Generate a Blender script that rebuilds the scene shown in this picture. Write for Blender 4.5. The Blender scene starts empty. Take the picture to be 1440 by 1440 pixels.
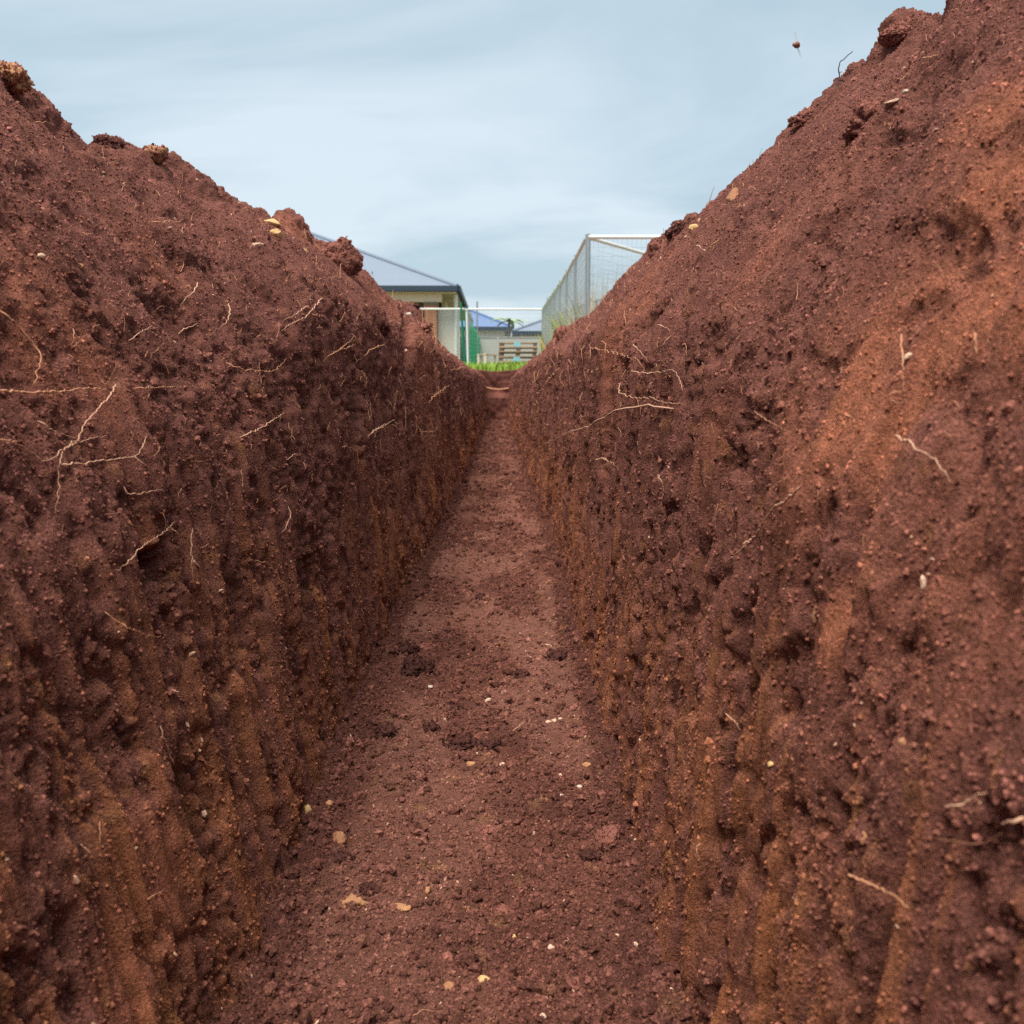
import bpy, bmesh, math, random
import numpy as np
from mathutils import Vector, Euler, noise as mnoise

SC = bpy.context.scene
COL = SC.collection
R = math.radians
random.seed(7)
RNG = np.random.default_rng(11)

# ------------------------------------------------------------------ camera
CAM_Z = 0.65
F = 1440.0                      # focal length in photograph pixels (1440 wide)
PITCH, YAW = math.atan(175 / F), math.atan(19 / F)
cam_d = bpy.data.cameras.new("camera")
cam = bpy.data.objects.new("camera", cam_d)
COL.objects.link(cam)
SC.camera = cam
cam.location = (0, 0, CAM_Z)
cam.rotation_euler = (math.pi / 2 - PITCH, 0, -YAW)
cam_d.sensor_width = 36
cam_d.lens = 36 * F / 1440
cam_d.clip_start = 0.02
cam_d.clip_end = 2000
cam_d.dof.use_dof = True
cam_d.dof.focus_distance = 1.7
cam_d.dof.aperture_fstop = 11.5

# ------------------------------------------------------------------ world and sun
world = bpy.data.worlds.new("World")
SC.world = world
world.use_nodes = True
SUN_EL, SUN_AZ = R(68), R(-155)          # azimuth from +Y towards +X (negative: to the left, past 90: behind the viewer)
wn, wl = world.node_tree.nodes, world.node_tree.links
wn.clear()


def wnode(t, **kw):
    n = wn.new(t)
    for k, v in kw.items():
        setattr(n, k, v)
    return n


sky = wnode("ShaderNodeTexSky", sky_type='NISHITA', sun_disc=False)
sky.sun_elevation = SUN_EL
sky.sun_rotation = SUN_AZ
sky.air_density = 1.0
sky.dust_density = 2.0
tc = wnode("ShaderNodeTexCoord")
sep = wnode("ShaderNodeSeparateXYZ")
wl.new(tc.outputs["Generated"], sep.inputs[0])
# clouds are laid on a flat layer overhead: direction / (height + a little)
zz = wnode("ShaderNodeMath", operation='ABSOLUTE')
wl.new(sep.outputs["Z"], zz.inputs[0])
za = wnode("ShaderNodeMath", operation='ADD')
wl.new(zz.outputs[0], za.inputs[0])
za.inputs[1].default_value = 0.12
px_ = wnode("ShaderNodeMath", operation='DIVIDE')
py_ = wnode("ShaderNodeMath", operation='DIVIDE')
wl.new(sep.outputs["X"], px_.inputs[0]); wl.new(za.outputs[0], px_.inputs[1])
wl.new(sep.outputs["Y"], py_.inputs[0]); wl.new(za.outputs[0], py_.inputs[1])
cmb = wnode("ShaderNodeCombineXYZ")
wl.new(px_.outputs[0], cmb.inputs[0]); wl.new(py_.outputs[0], cmb.inputs[1])
n1 = wnode("ShaderNodeTexNoise")
n1.inputs["Scale"].default_value = 0.8
n1.inputs["Detail"].default_value = 6
n1.inputs["Roughness"].default_value = 0.52
n1.inputs["Distortion"].default_value = 0.5
mpp = wnode("ShaderNodeMapping")
mpp.inputs["Scale"].default_value = (0.8, 1.0, 1.0)
mpp.inputs["Location"].default_value = (12.2, 3.3, 0)
wl.new(cmb.outputs[0], mpp.inputs[0])
wl.new(mpp.outputs[0], n1.inputs["Vector"])
ramp = wnode("ShaderNodeValToRGB")
ramp.color_ramp.elements[0].position = 0.40
ramp.color_ramp.elements[1].position = 0.61
ramp.color_ramp.elements[0].color = (2.18, 2.80, 3.18, 1)
ramp.color_ramp.elements[1].color = (3.22, 3.70, 4.02, 1)
wl.new(n1.outputs["Fac"], ramp.inputs[0])
mixw = wnode("ShaderNodeMix", data_type='RGBA')
mixw.inputs[0].default_value = 0.9
wl.new(sky.outputs[0], mixw.inputs[6])
wl.new(ramp.outputs[0], mixw.inputs[7])
bg = wnode("ShaderNodeBackground")
bg.inputs["Strength"].default_value = 0.1
wl.new(mixw.outputs[2], bg.inputs[0])
wo = wnode("ShaderNodeOutputWorld")
wl.new(bg.outputs[0], wo.inputs[0])

sun_d = bpy.data.lights.new("sun", 'SUN')
sun_d.energy = 2.5
sun_d.angle = R(36)
sun_d.color = (1.0, 0.92, 0.82)
sun = bpy.data.objects.new("sun", sun_d)
COL.objects.link(sun)
_sd = Vector((math.sin(SUN_AZ) * math.cos(SUN_EL), math.cos(SUN_AZ) * math.cos(SUN_EL), math.sin(SUN_EL)))
sun.rotation_euler = _sd.to_track_quat('Z', 'Y').to_euler()

SC.view_settings.view_transform = 'Standard'
SC.view_settings.look = 'None'
SC.view_settings.exposure = 1.20
SC.view_settings.gamma = 1.0
SC.view_settings.use_curve_mapping = False
SC.cycles.use_denoising = False
SC.cycles.max_bounces = 6
SC.cycles.diffuse_bounces = 4
SC.cycles.transparent_max_bounces = 16

# ------------------------------------------------------------------ pixel <-> place helpers
_rot = Euler(cam.rotation_euler).to_matrix()
MROT = np.array(_rot)


def ray(px, py):
    v = _rot @ Vector(((px - 720) / F, -(py - 720) / F, -1.0))
    return v


def at(px, py, y):
    """the point of the pixel's ray at distance y along the trench"""
    v = ray(px, py)
    k = y / v.y
    return Vector((v.x * k, y, CAM_Z + v.z * k))


def project(P):
    Q = (P - np.array([0, 0, CAM_Z], np.float32)) @ MROT.astype(np.float32)
    d = -Q[..., 2]
    dd = np.where(d > 0.05, d, np.nan)
    return 720 + F * Q[..., 0] / dd, 720 - F * Q[..., 1] / dd, d


# ------------------------------------------------------------------ noise in numpy
_PERM = RNG.permutation(4096).astype(np.int32)
_ANG = (RNG.random(4096) * 2 * np.pi).astype(np.float32)
_GX, _GY = np.cos(_ANG), np.sin(_ANG)


def gn(a, b, seed=0):
    """2D gradient noise, about -0.7 .. 0.7"""
    a = a.astype(np.float32); b = b.astype(np.float32)
    ia = np.floor(a); ib = np.floor(b)
    fa = a - ia; fb = b - ib
    ia = ia.astype(np.int32) + seed * 131; ib = ib.astype(np.int32) + seed * 57

    def g(i, j, x, y):
        h = _PERM[(_PERM[i & 4095] + j) & 4095]
        return _GX[h] * x + _GY[h] * y
    ua = fa * fa * fa * (fa * (fa * 6 - 15) + 10)
    ub = fb * fb * fb * (fb * (fb * 6 - 15) + 10)
    n00 = g(ia, ib, fa, fb); n10 = g(ia + 1, ib, fa - 1, fb)
    n01 = g(ia, ib + 1, fa, fb - 1); n11 = g(ia + 1, ib + 1, fa - 1, fb - 1)
    return (n00 + ua * (n10 - n00)) * (1 - ub) + (n01 + ua * (n11 - n01)) * ub


def sst(e0, e1, x):
    t = np.clip((x - e0) / (e1 - e0), 0, 1)
    return t * t * (3 - 2 * t)


def lod(lam, delta):
    return np.clip(lam / (2.0 * delta) - 0.35, 0, 1).astype(np.float32)


# ------------------------------------------------------------------ object helpers
def new_mesh(name, V, Fq, smooth=True):
    me = bpy.data.meshes.new(name)
    V = np.asarray(V, np.float32).reshape(-1, 3)
    Fq = np.asarray(Fq, np.int32)
    k = Fq.shape[1]
    me.vertices.add(len(V)); me.vertices.foreach_set("co", V.ravel())
    me.loops.add(Fq.size); me.loops.foreach_set("vertex_index", Fq.ravel())
    me.polygons.add(len(Fq))
    me.polygons.foreach_set("loop_start", np.arange(0, Fq.size, k, dtype=np.int32))
    if smooth:
        me.polygons.foreach_set("use_smooth", np.ones(len(Fq), bool))
    me.update(calc_edges=True)
    return me


def put(name, me, m=None, parent=None, label=None, cat=None, group=None, kind=None):
    o = bpy.data.objects.new(name, me)
    COL.objects.link(o)
    if m is not None and me is not None and not me.materials:
        me.materials.append(m)
    if parent is not None:
        o.parent = parent
    tag(o, label, cat, group, kind)
    return o


def tag(o, label=None, cat=None, group=None, kind=None):
    if label: o["label"] = label
    if cat: o["category"] = cat
    if group: o["group"] = group
    if kind: o["kind"] = kind
    return o


def thing(name, label, cat, loc=(0, 0, 0), rz=0, group=None):
    o = bpy.data.objects.new(name, None)
    COL.objects.link(o)
    o.location = loc
    o.rotation_euler = (0, 0, rz)
    o.empty_display_size = 0.1
    return tag(o, label, cat, group)


def copy_tree(o, parent=None):
    c = o.copy()
    COL.objects.link(c)
    if parent is not None:
        c.parent = parent
    for ch in list(o.children):
        copy_tree(ch, c)
    return c


class MB:
    """collects simple shapes, then links them as one mesh object"""
    def __init__(s):
        s.bm = bmesh.new()

    def box(s, x0, x1, y0, y1, z0, z1, bev=0):
        vs = [s.bm.verts.new(p) for p in ((x0, y0, z0), (x1, y0, z0), (x1, y1, z0), (x0, y1, z0),
                                          (x0, y0, z1), (x1, y0, z1), (x1, y1, z1), (x0, y1, z1))]
        for f in ((3, 2, 1, 0), (4, 5, 6, 7), (0, 1, 5, 4), (1, 2, 6, 5), (2, 3, 7, 6), (3, 0, 4, 7)):
            s.bm.faces.new([vs[i] for i in f])
        return s

    def tube(s, p, q, r, n=8):
        p, q = Vector(p), Vector(q)
        d = (q - p)
        a = d.normalized().orthogonal().normalized()
        b = d.normalized().cross(a)
        r0, r1 = (r if isinstance(r, tuple) else (r, r))
        c0 = [s.bm.verts.new(p + r0 * (a * math.cos(2 * math.pi * i / n) + b * math.sin(2 * math.pi * i / n))) for i in range(n)]
        c1 = [s.bm.verts.new(q + r1 * (a * math.cos(2 * math.pi * i / n) + b * math.sin(2 * math.pi * i / n))) for i in range(n)]
        for i in range(n):
            s.bm.faces.new((c0[i], c0[(i + 1) % n], c1[(i + 1) % n], c1[i]))
        s.bm.faces.new(c0[::-1]); s.bm.faces.new(c1)
        return s

    def poly(s, pts):
        s.bm.faces.new([s.bm.verts.new(p) for p in pts])
        return s

    def build(s, name, m, parent=None, bev=0, **kw):
        if bev:
            bmesh.ops.bevel(s.bm, geom=s.bm.edges[:], offset=bev, segments=1, affect='EDGES')
        bmesh.ops.recalc_face_normals(s.bm, faces=s.bm.faces[:])
        me = bpy.data.meshes.new(name)
        s.bm.to_mesh(me); s.bm.free()
        return put(name, me, m, parent, **kw)


# ------------------------------------------------------------------ materials
def material(name, color, rough=0.8, spec=0.3, metallic=0.0, var=0.15, scale=20.0, bump=0.0, bscale=60.0):
    m = bpy.data.materials.new(name)
    m.use_nodes = True
    nt = m.node_tree
    b = nt.nodes["Principled BSDF"]
    b.inputs["Roughness"].default_value = rough
    b.inputs["Specular IOR Level"].default_value = spec
    b.inputs["Metallic"].default_value = metallic
    t = nt.nodes.new("ShaderNodeTexCoord")
    n = nt.nodes.new("ShaderNodeTexNoise")
    n.inputs["Scale"].default_value = scale
    n.inputs["Detail"].default_value = 5
    nt.links.new(t.outputs["Object"], n.inputs["Vector"])
    mx = nt.nodes.new("ShaderNodeMix"); mx.data_type = 'RGBA'
    c = np.array(color)
    mx.inputs[6].default_value = (*np.clip(c * (1 - var), 0, 1), 1)
    mx.inputs[7].default_value = (*np.clip(c * (1 + var), 0, 1), 1)
    nt.links.new(n.outputs["Fac"], mx.inputs[0])
    nt.links.new(mx.outputs[2], b.inputs["Base Color"])
    if bump:
        n2 = nt.nodes.new("ShaderNodeTexNoise")
        n2.inputs["Scale"].default_value = bscale
        n2.inputs["Detail"].default_value = 6
        nt.links.new(t.outputs["Object"], n2.inputs["Vector"])
        bp = nt.nodes.new("ShaderNodeBump")
        bp.inputs["Strength"].default_value = 0.8
        bp.inputs["Distance"].default_value = bump
        nt.links.new(n2.outputs["Fac"], bp.inputs["Height"])
        nt.links.new(bp.outputs[0], b.inputs["Normal"])
    return m


def soil_material(name, attr_type):
    m = bpy.data.materials.new(name)
    m.use_nodes = True
    nt = m.node_tree
    b = nt.nodes["Principled BSDF"]
    b.inputs["Roughness"].default_value = 1.0
    b.inputs["Specular IOR Level"].default_value = 0.06
    a = nt.nodes.new("ShaderNodeAttribute")
    a.attribute_name = "soil_tint"
    a.attribute_type = attr_type
    t = nt.nodes.new("ShaderNodeTexCoord")

    def nz(scale, detail, rough=0.6):
        n = nt.nodes.new("ShaderNodeTexNoise")
        n.inputs["Scale"].default_value = scale
        n.inputs["Detail"].default_value = detail
        n.inputs["Roughness"].default_value = rough
        nt.links.new(t.outputs["Object"], n.inputs["Vector"])
        return n
    nf = nz(420, 3)
    nm = nz(70, 4)
    r1 = nt.nodes.new("ShaderNodeMapRange")
    r1.inputs[1].default_value = 0.28; r1.inputs[2].default_value = 0.72
    r1.inputs[3].default_value = 0.42; r1.inputs[4].default_value = 1.65
    nt.links.new(nf.outputs["Fac"], r1.inputs[0])
    r2 = nt.nodes.new("ShaderNodeMapRange")
    r2.inputs[1].default_value = 0.3; r2.inputs[2].default_value = 0.7
    r2.inputs[3].default_value = 0.84; r2.inputs[4].default_value = 1.16
    nt.links.new(nm.outputs["Fac"], r2.inputs[0])
    mu = nt.nodes.new("ShaderNodeMath"); mu.operation = 'MULTIPLY'
    nt.links.new(r1.outputs[0], mu.inputs[0]); nt.links.new(r2.outputs[0], mu.inputs[1])
    sc = nt.nodes.new("ShaderNodeVectorMath"); sc.operation = 'SCALE'
    nt.links.new(a.outputs["Color"], sc.inputs[0])
    nt.links.new(mu.outputs[0], sc.inputs["Scale"])
    nt.links.new(sc.outputs[0], b.inputs["Base Color"])
    if attr_type == 'INSTANCER':                 # crumbs: their own shape is the relief
        nf.inputs['Scale'].default_value = 2.2
        nm.inputs['Scale'].default_value = 1.0
        return m
    # fine grain as relief
    nb = nz(260, 5, 0.7)
    nb2 = nz(700, 3, 0.6)
    ad = nt.nodes.new("ShaderNodeMath"); ad.operation = 'MULTIPLY_ADD'
    nt.links.new(nb2.outputs["Fac"], ad.inputs[0]); ad.inputs[1].default_value = 0.45
    nt.links.new(nb.outputs["Fac"], ad.inputs[2])
    bp = nt.nodes.new("ShaderNodeBump")
    bp.inputs["Strength"].default_value = 0.9
    bp.inputs["Distance"].default_value = 0.010
    nt.links.new(ad.outputs[0], bp.inputs["Height"])
    nt.links.new(bp.outputs[0], b.inputs["Normal"])
    return m


M_SOIL = soil_material("red_soil", 'GEOMETRY')
M_CRUMB = soil_material("red_soil_crumb", 'INSTANCER')
PURPLE = np.array([0.250, 0.100, 0.077], np.float32)
DARK = np.array([0.125, 0.049, 0.038], np.float32)
ORANGE = np.array([0.360, 0.136, 0.066], np.float32)
SMEAR = np.array([0.440, 0.160, 0.090], np.float32)
DUST = np.array([0.345, 0.158, 0.116], np.float32)

# ------------------------------------------------------------------ the trench: measured lines
# foot of each wall on the trench floor (photograph pixels), cast onto z = 0
FOOT_L = [(345, 1440), (388, 1310), (440, 1170), (467, 1075), (497, 1010), (533, 930), (552, 880), (577, 824), (608, 765),
          (635, 714), (656, 657), (671, 622), (679, 603), (683, 594)]
FOOT_R = [(955, 1440), (920, 1318), (867, 1108), (838, 996), (812, 904), (793, 818), (778, 760), (762, 716), (745, 673),
          (733, 632), (722, 608), (716, 592)]


def floor_line(pix):
    ys, xs = [], []
    for p in pix:
        v = ray(*p); k = -CAM_Z / v.z
        ys.append(v.y * k); xs.append(v.x * k)
    return np.array(ys), np.array(xs)


# crest of each heap: pixel of the skyline and the heap's sideways distance there
CREST_L = [(0, 97, .75), (40, 118, .75), (75, 157, .75), (110, 180, .75), (150, 196, .75), (170, 205, .75), (186, 226, .75),
           (205, 222, .75), (240, 222, .75), (270, 235, .75), (300, 250, .74), (322, 266, .74), (330, 283, .73), (350, 288, .73), (380, 290, .73),
           (410, 302, .72), (440, 325, .72), (465, 340, .71), (488, 352, .70), (497, 385, .70), (506, 408, .69), (520, 420, .67), (545, 424, .65),
           (575, 422, .63), (588, 434, .62), (594, 462, .60), (606, 470, .58), (620, 492, .55), (638, 500, .52), (650, 515, .5), (668, 520, .5)]
CREST_R = [(1440, -60, .72), (1360, -10, .72), (1340, 0, .72), (1290, 10, .72), (1252, 32, .72), (1243, 62, .72), (1225, 75, .72), (1200, 94, .72),
           (1166, 146, .71), (1135, 155, .71), (1108, 184, .71), (1092, 218, .71), (1070, 240, .71), (1040, 262, .71), (1015, 285, .71),
           (970, 305, .71), (945, 322, .71), (915, 338, .70), (907, 366, .70), (890, 384, .69), (880, 400, .68), (858, 425, .67), (838, 442, .65),
           (825, 457, .62), (800, 462, .58), (785, 463, .55), (781, 478, .53), (765, 498, .47), (748, 508, .43), (733, 520, .40)]


def crest_line(pix, s):
    ys, xs, zs = [], [], []
    for px, py, X in pix:
        v = ray(px, py); k = s * X / v.x
        ys.append(v.y * k); xs.append(s * X); zs.append(CAM_Z + v.z * k)
    o = np.argsort(ys)
    return np.array(ys)[o], np.array(xs)[o], np.array(zs)[o]


YEND = 20.6
GROUND_Z = 0.95


def ground_z(y):
    return float(np.interp(y, [-1e3, 20, 33, 50, 70, 2000], [GROUND_Z, GROUND_Z, 1.2, 1.55, 1.75, 1.8]))


NV, NO = 440, 20         # profile samples: trench side, outer side


def bank_base(s, ny):
    ys = np.concatenate([np.linspace(-3, 0.22, 10), np.geomspace(0.28, YEND + 0.5, ny)]).astype(np.float32)
    fy, fx = floor_line(FOOT_L if s < 0 else FOOT_R)
    cy, cx, cz = crest_line(CREST_L if s < 0 else CREST_R, s)
    xf = np.interp(ys, fy, fx)
    xc = np.interp(ys, cy, cx); zc = np.interp(ys, cy, cz)
    if s < 0:
        zw = np.interp(ys, [0.3, 0.9, 1.45, 1.95, 3, 6, 20], [.46, .50, .62, .80, .87, .89, .89])
    else:
        zw = np.interp(ys, [0.3, 0.6, .8, 1.1, 1.6, 3, 6, 20], [.46, .50, .58, .66, .73, .80, .86, .88])
    wob = gn(ys / 0.5, ys * 0 + 3.3, 5) * 0.08 + gn(ys / .17, ys * 0 + .3, 8) * 0.03
    zw = zw + wob * np.interp(ys, [0, 4, 9], [1, 1, .4])
    bat = np.interp(ys, [.3, 1.4, 2, 6], [.13, .12, .075, .04]) if s < 0 else np.interp(ys, [.3, 1.4, 2, 6], [.06, .055, .045, .03])
    xw = xf + s * (bat + 0.02 * np.abs(gn(ys / .6, ys * 0 + 9.1, 6)))
    n = len(ys)
    # nothing on the face may stand above the skyline
    pix = CREST_L if s < 0 else CREST_R
    a_ = np.array([abs(p[0] - 701) for p in pix], float); b_ = np.array([545 - p[1] for p in pix], float)
    o_ = np.argsort(a_)

    def below(x, z):
        off = F * np.abs(x) / np.maximum(ys, .3)
        return np.minimum(z, CAM_Z + np.abs(x) * np.interp(off, a_[o_], (b_ / np.maximum(a_, 1))[o_]) * .90 - .012)
    zw = np.where(ys > .8, below(xw, zw), zw)
    P = np.zeros((7, n, 2))
    P[0] = np.stack([xf, xf * 0 - 0.012], 1)
    P[1] = np.stack([xw, zw], 1)
    x2 = xw + .33 * (xc - xw)
    P[2] = np.stack([x2, np.where(ys > .8, below(x2, zw + .47 * (zc - zw)), zw + .47 * (zc - zw))], 1)
    P[3] = np.stack([xc, zc + (.017 if s > 0 else .002)], 1)
    P[4] = np.stack([xc + s * .28, np.maximum(zc - .12, GROUND_Z)], 1)
    P[5] = np.stack([xc + s * 1.1, xf * 0 + GROUND_Z + .01], 1)
    P[6] = np.stack([xf * 0 + s * 3.3, xf * 0 + GROUND_Z - .03], 1)

    def walk(pts, m):
        seg = np.linalg.norm(np.diff(pts, axis=0), axis=2)
        cum = np.concatenate([np.zeros((1, n)), np.cumsum(seg, 0)])
        out = np.zeros((n, m, 2)); U = np.zeros((n, m))
        for i in range(n):
            u = np.linspace(0, cum[-1, i], m)
            U[i] = u
            out[i, :, 0] = np.interp(u, cum[:, i], pts[:, i, 0])
            out[i, :, 1] = np.interp(u, cum[:, i], pts[:, i, 1])
        return out, U
    A, UA = walk(P[:5], NV)
    B, UB = walk(P[4:], NO + 1)
    for w in (17, 13):                       # round the corners of the section
        h = w // 2
        pad = np.concatenate([np.repeat(A[:, :1], h, 1), A, np.repeat(A[:, -1:], h, 1)], 1)
        c = np.cumsum(np.concatenate([np.zeros((n, 1, 2)), pad], 1), 1)
        S = (c[:, w:] - c[:, :-w]) / w
        S[:, 0] = A[:, 0]; S[:, -1] = A[:, -1]
        A = S
    XZ = np.concatenate([A, B[:, 1:]], 1)
    U = np.concatenate([UA, UA[:, -1:] + UB[:, 1:]], 1).astype(np.float32)
    Y = np.repeat(ys[:, None], NV + NO, 1)
    pos = np.stack([XZ[..., 0], Y, XZ[..., 1]], -1).astype(np.float32)
    return pos, U, zw.astype(np.float32), zc.astype(np.float32)


def normals(pos, s):
    du = np.gradient(pos, axis=1); dy = np.gradient(pos, axis=0)
    n = np.cross(du, dy) if s > 0 else np.cross(dy, du)
    n /= np.linalg.norm(n, axis=-1, keepdims=True) + 1e-9
    return n.astype(np.float32)


def nearest_hit(pos, px, py, P, D, tol=4.0):
    """front-most grid point shown at a pixel"""
    d2 = (P[0] - px) ** 2 + (P[1] - py) ** 2
    t = tol
    for _ in range(6):
        m = np.nonzero((d2 < t * t).ravel())[0]
        if len(m):
            break
        t *= 1.8
    else:
        return int(np.nanargmin(d2.ravel()))
    dd = D.ravel()[m]
    near = m[dd < dd.min() * 1.04 + 0.02]
    return int(near[np.nanargmin(d2.ravel()[near])])


# hollows and gouges: pixel, (radius along the pixel row, radius across), tilt of the long axis, depth in metres
PITS_L = [(222, 792, 17, 24, -25, .060), (190, 718, 14, 38, -25, .022), (255, 905, 9, 28, -20, .022), (196, 1030, 16, 22, 0, .02),
          (10, 1030, 26, 30, 0, .025), (150, 470, 40, 20, 40, .010), (120, 405, 30, 12, 40, .012), (170, 495, 26, 14, 40, .010),
          (455, 410, 8, 10, 0, .03), (290, 372, 26, 9, 10, .02), (200, 260, 8, 50, -20, .02), (322, 275, 10, 26, -20, .022),
          (500, 580, 7, 46, 0, .05), (478, 690, 9, 40, 0, .03), (575, 460, 8, 60, 5, .05), (540, 470, 9, 9, 0, .05), (250, 440, 44, 20, 40, .009),
          (445, 790, 12, 40, 0, .02), (415, 650, 10, 36, -20, .012), (60, 420, 20, 12, 40, .010), (360, 470, 22, 14, 40, .012)]
PITS_R = [(1405, 195, 44, 20, -32, .024), (1240, 178, 26, 16, -40, .030), (1310, 95, 46, 18, -30, .012), (1335, 345, 40, 28, -40, .016), (1405, 555, 26, 24, 0, .012),
          (1290, 430, 30, 12, -35, .014), (1405, 305, 14, 8, 0, .02), (985, 470, 20, 30, -40, .020), (920, 445, 26, 8, -42, .045), (1030, 650, 22, 18, -50, .012), (895, 610, 7, 10, 0, .03),
          (888, 640, 6, 16, 20, .02), (960, 500, 7, 60, 0, .014), (1010, 815, 18, 9, -30, .018), (1125, 820, 9, 24, 0, .012), (935, 770, 5, 30, 5, .012), (1160, 1125, 14, 12, 0, .02),
          (1215, 1390, 22, 26, 0, .02), (1400, 1360, 40, 30, -30, .022), (1385, 800, 26, 20, -20, .014), (1150, 1220, 10, 9, 0, .02), (1040, 880, 13, 14, 0, .016), (1380, 640, 14, 10, 0, .012),
          (1130, 50, 1, 1, 0, 0), (780, 590, 4, 24, 0, .04), (800, 670, 5, 30, 0, .03), (830, 690, 4, 20, 0, .03), (1060, 590, 30, 20, -45, .010), (1160, 320, 26, 14, -45, .010), (1280, 330, 26, 12, -40, .012)]
# smooth reddish smears left by the bucket: pixel, radius px, strength
SMEARS_R = [(1280, 480, 80, 1.0), (1400, 260, 60, .9), (1210, 560, 90, .9), (1340, 430, 50, .8), (1430, 420, 60, .9), (1180, 640, 60, .7), (1150, 870, 26, 1.0), (1250, 110, 1, 0),
            (1090, 330, 60, .35), (1400, 160, 40, .8), (1120, 700, 40, .5), (1000, 640, 26, .5), (1300, 800, 120, .35), (1250, 1330, 30, .7), (860, 470, 60, .4)]
SMEARS_L = [(100, 470, 60, .45), (20, 420, 60, .45), (230, 370, 30, .4), (390, 300, 46, .6), (440, 330, 40, .5), (210, 750, 16, .9), (20, 1200, 40, .5), (600, 520, 60, .35), (215, 1230, 40, .8), (185, 1390, 30, .8), (60, 60, 1, 0)]


def make_bank(s, ny, seed):
    pos, U, zw, zc = bank_base(s, ny)
    nrm = normals(pos, s)
    ny_, nu = U.shape
    Y = pos[..., 1]
    dy = np.gradient(Y[:, 0])[:, None]; du = np.gradient(U, axis=1)
    delta = np.maximum(dy * 0.75, du * 0.9).astype(np.float32)
    Z = pos[..., 2]
    wall = (1 - sst(-0.10, 0.20, Z - zw[:, None] + .08 * gn(U / .3, Y / .1, seed + 90))).astype(np.float32)
    wall[:, NV - 50:] = 0
    slope = 1 - wall
    # every hollow is placed on the undisturbed face
    PX = project(pos)
    D = np.where(np.arange(nu)[None, :] < NV, PX[2], np.nan)
    sculpt = np.zeros_like(Z); gouge = np.zeros_like(Z)
    flat = pos.reshape(-1, 3)

    def local(px, py, rad):
        i = nearest_hit(pos, px, py, PX, np.where(np.isnan(D), 1e9, D))
        c = flat[i]; n = nrm.reshape(-1, 3)[i]
        dist = float(PX[2].ravel()[i])
        return c, n, dist

    for (px, py, ra, rb, tilt, dep) in (PITS_L if s < 0 else PITS_R):
        if dep == 0:
            continue
        c, n, dist = local(px, py, ra)
        q = pos - c
        m = np.linalg.norm(q, axis=-1) < (max(ra, rb) * 4 * dist / F)
        # offsets as seen across the section: right / up, plus depth along the trench folded into 'right'
        a = q[m]
        along = a @ np.array([n[1], -n[0], 0], np.float32) / (math.hypot(n[0], n[1]) + 1e-6)
        up = a[:, 2] / max(0.35, math.sqrt(max(0, 1 - n[2] ** 2)))
        # along-trench distance looks short on these grazing faces
        fore = max(0.2, abs(math.cos(math.atan2(1, abs(c[0]) / max(.2, c[1])))))
        al = a[:, 1] * fore
        t = R(tilt)
        # image-like plane coordinates (x right, z up) of the face
        ix = -a[:, 1] * c[0] * 0 + (a[:, 0] - a[:, 1] * c[0] / max(c[1], .2))
        iz = a[:, 2] - a[:, 1] * (c[2] - CAM_Z) / max(c[1], .2)
        e1 = (ix * math.cos(t) - iz * math.sin(t)) / (ra * dist / F)
        e2 = (ix * math.sin(t) + iz * math.cos(t)) / (rb * dist / F)
        wob = 1 + 1.1 * gn(U[m] / (.7 * rb * dist / F), Y[m] / (1.4 * rb * dist / F), 77) + .7 * gn(U[m] / (.25 * rb * dist / F), Y[m] / (.6 * rb * dist / F), 78)
        r2 = (e1 * e1 + e2 * e2) * wob
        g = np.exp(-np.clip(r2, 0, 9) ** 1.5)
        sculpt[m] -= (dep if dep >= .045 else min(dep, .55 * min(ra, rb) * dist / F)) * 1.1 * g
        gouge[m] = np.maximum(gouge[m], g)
    smear = np.zeros_like(Z)
    for (px, py, rr, st) in (SMEARS_L if s < 0 else SMEARS_R):
        if st == 0:
            continue
        c, n, dist = local(px, py, rr)
        r2 = ((PX[0] - px) ** 2 + (PX[1] - py) ** 2) / rr ** 2
        q = np.linalg.norm(pos - c, axis=-1) / (rr * dist / F * 3)
        g = np.exp(-q * q * 1.5) * st
        smear = np.maximum(smear, g)
    sd = seed

    def oct_(lu, ly, k):
        return gn(U / lu, Y / ly, sd + k)
    Yw = Y + .010 * gn(U / .25, Y / .2, seed + 80) + .004 * gn(U / .09, Y / .06, seed + 81)

    def scr(lu, ly, k):
        return gn(U / lu, Yw / ly, sd + k)
    streak0 = gn(U / .30 + .25 * gn(U / .3, Y / .3, sd + 70), Y / .055, sd + 1)
    smear = np.clip(smear * (1 + 1.6 * oct_(.10, .05, 60)) , 0, 1)
    patch = sst(.04, .22, oct_(.15, .12, 2) + .55 * oct_(.05, .045, 3) + 0.05)     # spalled areas
    patch = np.clip(patch * (1 - .8 * smear) + gouge, 0, 1)
    rough = np.clip(.30 + .85 * patch + .20 * wall - .5 * smear + .5 * gouge, .15, 1.6)
    strip = sst(.06, .30, oct_(.55, .06, 50) + .35 * oct_(.3, .02, 51)) * wall * (1 - patch * .5)
    rough = rough * (1 - .6 * strip)
    h = sculpt
    big = .35 + .65 * slope
    h += big * (.022 * oct_(.5, .5, 4) + .020 * oct_(.22, .20, 5) + .011 * oct_(.10, .09, 6))
    crest = sst(-.16, -.02, Z - zc[:, None]) * slope
    h += crest * (.052 * oct_(.12, .12, 40) + .016 * oct_(.3, .22, 45) + .026 * (np.abs(oct_(.05, .05, 41)) - .3) + .011 * (np.abs(oct_(.022, .022, 42)) - .3) - .012)
    h -= .007 * patch * (1 - gouge)
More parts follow.
